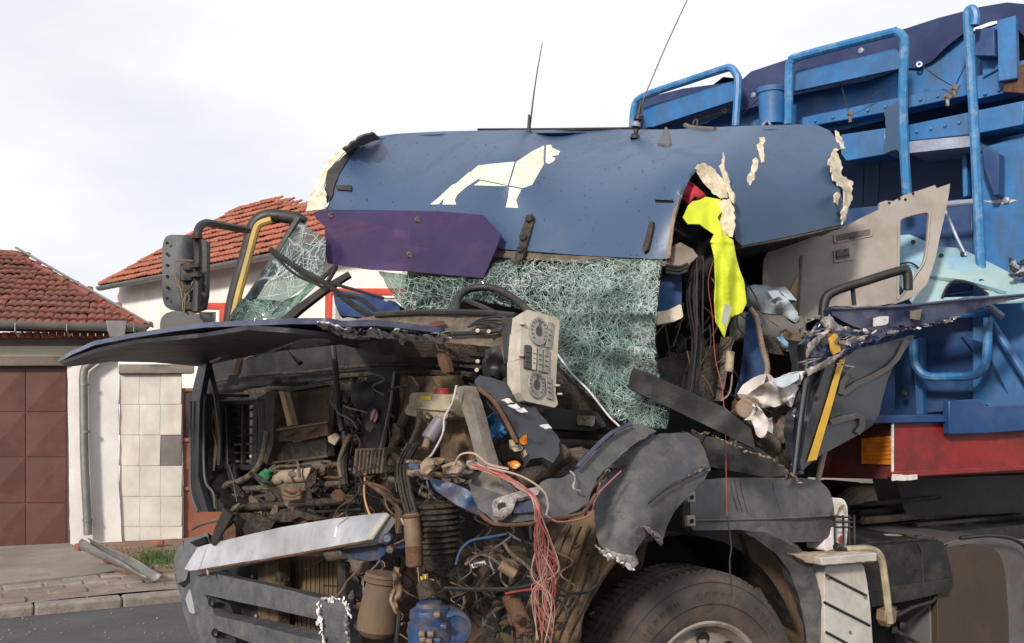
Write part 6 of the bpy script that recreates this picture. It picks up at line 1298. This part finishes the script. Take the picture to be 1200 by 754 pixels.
for x in range(554, 569, 3): ksh('contact', [(x, 660.5), (x+1.4, 660), (x+1.6, 664), (x+.2, 664.4)], D(3.23), .004, 'black_plastic')
cyl('steering_arm', P(596, 696, 3.35), P(618, 742, 3.3), .03, 'rust', K, seg=12)
for i in range(10): x = rb.uniform(600, 660); y = rb.uniform(725, 752); box('fitting', P(x, y, 3.25), Vector((.012, .004, 0)), Vector((0, .02, 0)), Vector((.004, 0, .010)), rb.choice(['rust', 'grease_metal', 'grease_metal']), K)
# long pink-white wire bundle
for i in range(30):
    m = rb.choice(['wire_pink', 'wire_pink', 'wire_pink', 'wire_pink', 'wire_white', 'wire_white', 'wire_red']); e = rb.uniform(690, 765); j = lambda s: rb.uniform(-s, s)
    pts = [(556+j(8), 547+j(3), 3.15), (582+j(4), 555+j(3), 3.1), (606+j(3), 568+j(3), 3.02), (624+j(3), 582+j(2), 2.96), (630+j(4), 600+j(3), 2.95), (636+j(11), 635+j(8), 3.0), (638+j(18), 668+j(10), 3.02), (636+j(15), 697+j(12), 3.03)]
    if e > 720: pts.append((638+j(12), e, 3.04))
    kt('wire', pts, rb.uniform(.0012, .0019), m, seg=5)
for pts, m, r in (([(532, 546, 3.15), (540, 533, 3.12), (556, 532, 3.1), (572, 544, 3.1), (596, 550, 3.1)], 'wire_white', .0038), ([(572, 548, 3.1), (610, 558, 3.0), (636, 575, 2.95), (642, 592, 2.95), (640, 604, 2.95)], 'wire_white', .003), ([(640, 604, 2.98), (656, 612, 3.0), (690, 604, 3.1), (700, 580, 3.2), (728, 552, 3.3)], 'wire_pink', .003), ([(634, 640, 3.0), (655, 660, 3.1), (652, 680, 3.1), (640, 672, 3.05)], 'wire_pink', .003)):
    kt('wire', pts, r, m, seg=5)
# ---- dense small stuff of the engine bay (each piece its own part)
mats = ['grease_metal', 'dusty_metal', 'mud_panel', 'black_plastic', 'rust', 'grease_metal', 'bronze', 'black_plastic']
zones = [((395, 470, 440, 640), .32, 34), ((440, 560, 505, 640), .34, 34), ((262, 330, 545, 640), .3, 22), ((460, 640, 620, 754), .35, 34), ((330, 430, 575, 620), .28, 16), ((540, 640, 460, 560), .45, 16)]
for (x0, x1, y0, y1), off, n in zones:
    for i in range(n):
        x = rb.uniform(x0, x1); y = rb.uniform(y0, y1); o_ = off+rb.uniform(-.08, .14); m = rb.choice(mats); k = rb.random()
        if k < .45:
            a_ = rb.gauss(1.4, .6); l_ = rb.uniform(15, 55); b_ = rb.uniform(-12, 12)
            kt('hose', [(x, y), (x+math.cos(a_)*l_*.5+b_, y+math.sin(a_)*l_*.5), (x+math.cos(a_)*l_, y+math.sin(a_)*l_)], rb.uniform(.005, .02), m, fn=f(o_), seg=6, sm=4)
        elif k < .75:
            a_ = Vector((rb.uniform(-1, 1), rb.uniform(-1, 1), rb.uniform(-1, 1))).normalized(); b_ = a_.orthogonal().normalized(); c_ = a_.cross(b_)
            box('fitting', FP.at(x, y, o_), a_*rb.uniform(.01, .045), b_*rb.uniform(.01, .035), c_*rb.uniform(.008, .025), m, K)
        else:
            p = FP.at(x, y, o_); d_ = Vector((rb.uniform(-1, 1), -1, rb.uniform(-1, 1))).normalized(); r_ = rb.uniform(.012, .04)
            lathe('fitting', p, d_, [(0, -.03), (r_, -.03), (r_, .01), (r_*.8, .018), (r_*.8, .03), (r_*.4, .034), (0, .034)], m, K, seg=12)
# ---- radiator area behind the bumper
ksh('radiator', [(300, 652), (420, 655), (425, 745), (420, 830), (300, 830)], f(.22), .05, 'brown_panel', step=14)
for i in range(22): kt('radiator_fin', [(306+i*5.2, 656), (306+i*5.2, 745)], .004, 'brown_panel', fn=f(.215), sm=0, seg=4)
ksh('rusty_post', [(302, 652), (326, 655), (328, 700), (324, 760), (302, 760)], f(.12), .06, 'mud_panel', step=7, crumple=.01); ksh('black_post', [(280, 655), (302, 655), (302, 760), (284, 760)], f(.14), .08, 'black_plastic')
ksh('black_post', [(395, 660), (404, 660), (408, 760), (398, 760)], f(.06), .05, 'black_plastic'); ksh('black_post', [(252, 650), (282, 645), (284, 760), (262, 760)], f(.25), .1, 'shade_black'); ksh('notch_plate', [(322, 668), (328, 668), (328, 682), (322, 682)], f(.08), .05, 'grease_metal')
for x, y in ((296, 676), (300, 722), (290, 700)): lathe('screw', FP.at(x, y, .11), Vector((-.7, -.7, 0)), [(.01, 0), (.008, .006), (0, .007)], 'step_grey', K, seg=8)
# ---- bumper
bz_ = Z([(205, 650, 5.12), (222, 690, 5.0), (248, 730, 4.82), (300, 690, 4.5), (375, 712, 4.12), (350, 750, 4.22), (410, 730, 4.05), (410, 800, 4.05), (240, 630, 5.0)])
bu = ksh('bumper', [(216, 668), (232, 667), (262, 675), (300, 683), (340, 692), (376, 702), (376, 727), (340, 719), (300, 710), (262, 702), (240, 697), (246, 708), (252, 722), (290, 730), (350, 746), (376, 752), (376, 790), (345, 775), (290, 752), (252, 738), (254, 760), (262, 800), (240, 800), (232, 756), (222, 740), (214, 715), (212, 700), (205, 680), (203, 655), (208, 640), (214, 634), (216, 650)], bz_, .10, 'bumper_grey', step=7, crumple=.006, cs=3, bevel=.012, angle=50)
ksh('bumper_corner', [(204, 654), (210, 640), (219, 632), (236, 627), (243, 624), (246, 636), (236, 640), (228, 645), (222, 664), (218, 680), (208, 684)], Z([(204, 654, 5.08), (243, 624, 5.1), (218, 680, 4.98)]), .06, 'bumper_grey', step=5, bevel=.01); ksh('corner_recess', [(222, 636), (240, 629), (243, 636), (230, 641)], Z([(222, 636, 5.05), (243, 630, 5.05)]+[(230, 640, 5.05)]), .02, 'shade_black')
ksh('fog_lamp', [(217, 702), (222, 690), (226, 708), (228, 720), (222, 718)], near(bz_, .01), .02, 'silver', rounded=2, bevel=.004)
for x, y in ((248, 706), (252, 742)):
    lathe('bolt_hole', near(bz_, .012)(x, y), Vector((-.4, -1, .1)), [(.022, 0), (.018, .004), (.014, -.003), (0, -.002)], 'shade_black', K, seg=14); lathe('bolt', near(bz_, .016)(x+1.5, y+1.5), Vector((-.4, -1, .1)), [(.008, 0), (.007, .005), (0, .006)], 'dusty_metal', K, seg=8)
bp_ = ksh('bumper_post', [(375, 702), (384, 706), (392, 700), (402, 704), (407, 720), (410, 745), (412, 800), (380, 800), (377, 740)], near(bz_, .03), .07, 'bumper_grey', step=6, crumple=.02, tear=.6)
flakes_along('torn_edge', [(374, 730), (374, 706), (380, 702), (387, 705), (391, 700), (400, 702), (405, 708), (407, 718), (411, 724)], 34, 6, near(bz_, .05), ['flake_white', 'flake_white', 'chipped_white'], spread=2.6)
flakes_along('torn_edge', [(375, 720), (377, 740), (380, 757), (381, 775)], 24, 5, near(bz_, .05), ['flake_white', 'chipped_white'], spread=1.6); flakes_along('torn_edge', [(405, 722), (405, 738), (408, 752), (409, 770)], 14, 4, near(bz_, .05), ['chipped_white', 'torn_metal'])
# silver strip
sz = Z([(216, 668, 4.92), (232, 641, 4.96), (330, 618, 4.35), (450, 601, 3.78), (432, 632, 3.76), (340, 650, 4.26)])
ss = ksh('silver_strip', [(216, 667), (231, 642), (240, 639), (290, 627), (330, 618), (390, 608), (440, 602), (453, 601), (455, 603), (434, 631), (428, 634), (380, 643), (330, 652), (280, 660), (232, 668), (222, 669)], sz, .045, 'silver', step=8, crumple=.004, bevel=.008)
sheet('bright_facet', [(448, 603), (455, 602), (434, 632), (427, 633)], near(sz, .012), .012, 'louvre_white', ss, bevel=.003); kt('strip_lip', [(232, 669), (280, 661), (330, 653), (380, 644), (430, 635)], .010, 'rust', fn=near(sz, -.005), parent=ss); kt('strip_fold', [(242, 640), (233, 667)], .006, 'silver', fn=near(sz, .003), parent=ss, sm=0)  # white end facet: brightness of the bevel face put into its colour
kt('strip_fold', [(408, 606), (396, 616), (392, 630)], .004, 'silver', fn=near(sz, .003), parent=ss); kt('hanging_screw', [(243, 668), (244, 674)], .009, 'beige_plastic', fn=near(sz, .0), sm=0)

# ---- thin wiring and bent scraps all through the bay
for i in range(130):
    x = rb.uniform(385, 650); y = rb.uniform(430, 740)
    if 470 < x < 532 and 450 < y < 496: continue
    if x > 560 and y < 560: continue
    a_ = rb.gauss(1.5, .8); l_ = rb.uniform(20, 80); b_ = rb.uniform(-18, 18); o_ = rb.uniform(-.02, .22)
    kt('cable', [(x, y), (x+math.cos(a_)*l_*.33+b_, y+math.sin(a_)*l_*.33), (x+math.cos(a_)*l_*.66-b_*.5, y+math.sin(a_)*l_*.66), (x+math.cos(a_)*l_, y+math.sin(a_)*l_)], rb.uniform(.0025, .006), rb.choice(['black_plastic', 'black_plastic', 'grease_metal', 'grease_metal', 'dusty_metal', 'bronze', 'rust', 'label_grey']), fn=f(o_), seg=5, sm=4)
for i in range(170):
    x = rb.choice([rb.uniform(395, 640), rb.uniform(262, 420)]); y = rb.uniform(440, 735) if x > 400 else rb.uniform(545, 640)
    if 470 < x < 532 and 450 < y < 496: continue
    if x > 570 and y < 600: continue
    w = rb.uniform(5, 17); h_ = rb.uniform(2, 8); a_ = rb.uniform(0, 3.1); n_ = rb.choice([5, 6, 7])
    pts = [(x+math.cos(t)*w*rb.uniform(.5, 1)*math.cos(a_)-math.sin(t)*h_*math.sin(a_), y+math.cos(t)*w*math.sin(a_)+math.sin(t)*h_*rb.uniform(.5, 1)*math.cos(a_)) for t in [2*math.pi*q/n_ for q in range(n_)]]
    ksh('bent_bracket', pts, f(rb.uniform(.02, .28)), rb.uniform(.004, .02), rb.choice(['grease_metal', 'dusty_metal', 'black_plastic', 'grease_metal', 'rust', 'dusty_metal']), step=5, crumple=.05, cs=14, tear=.5)

for i in range(34):
    x = rb.uniform(890, 950); y = rb.uniform(395, 556); w = rb.uniform(8, 22); h_ = rb.uniform(3, 10); a_ = rb.uniform(.3, 2.0); n_ = 7
    if inside(x, y, [(860, 430), (950, 430), (950, 500), (860, 505)]): continue
    pts = [(x+math.cos(t)*w*rb.uniform(.5, 1)*math.cos(a_)-math.sin(t)*h_*math.sin(a_), y+math.cos(t)*w*math.sin(a_)+math.sin(t)*h_*rb.uniform(.5, 1)*math.cos(a_)) for t in [2*math.pi*q/n_ for q in range(n_)]]
    ksh('crumpled_trim', pts, D(rb.uniform(4.25, 4.4)), .006, rb.choice(['dusty_metal', 'mud_panel', 'grease_metal', 'grey_cloth', 'grey_cloth', 'wood_grey', 'torn_metal', 'black_plastic']), step=5, crumple=.07, cs=12, tear=.6)
for i in range(40):
    x = rb.uniform(775, 890); y = rb.uniform(300, 540); l_ = rb.uniform(20, 70); a_ = rb.gauss(1.5, .6)
    kt('cable', [(x, y), (x+math.cos(a_)*l_*.5+rb.uniform(-8, 8), y+math.sin(a_)*l_*.5), (x+math.cos(a_)*l_, y+math.sin(a_)*l_)], rb.uniform(.0025, .006), rb.choice(['black_plastic', 'grease_metal', 'dusty_metal', 'black_plastic']), fn=D(rb.uniform(4.15, 4.4)), seg=5)
for i in range(22):
    x = rb.uniform(785, 900); y = rb.uniform(395, 540); w = rb.uniform(8, 24); h_ = rb.uniform(3, 9); a_ = rb.uniform(0, 2.0); n_ = 6
    pts = [(x+math.cos(t)*w*rb.uniform(.5, 1)*math.cos(a_)-math.sin(t)*h_*math.sin(a_), y+math.cos(t)*w*math.sin(a_)+math.sin(t)*h_*rb.uniform(.5, 1)*math.cos(a_)) for t in [2*math.pi*q/n_ for q in range(n_)]]
    ksh('bent_bracket', pts, D(rb.uniform(4.36, 4.5)), .01, rb.choice(['grease_metal', 'grease_metal', 'dusty_metal', 'black_plastic', 'mud_panel']), step=6, crumple=.06, cs=10)

flakes_along('stress_mark', [(699, 640), (716, 652), (732, 661), (744, 666)], 26, 7, near(ez_, .035), ['torn_metal', 'torn_metal', 'chipped_white'], spread=3)
flakes_along('stress_mark', [(758, 622), (770, 626), (776, 638)], 12, 5, near(ez_, .035), ['torn_metal'], spread=1.5)
flakes_along('stress_mark', [(806, 560), (826, 546), (832, 552)], 7, 4, near(ez_, .03), ['torn_metal'], spread=1)
flakes_along('torn_edge', [(700, 570), (716, 548), (736, 525), (756, 512)], 16, 5, near(ez_, .03), ['grey_plastic', 'torn_metal'], spread=2)
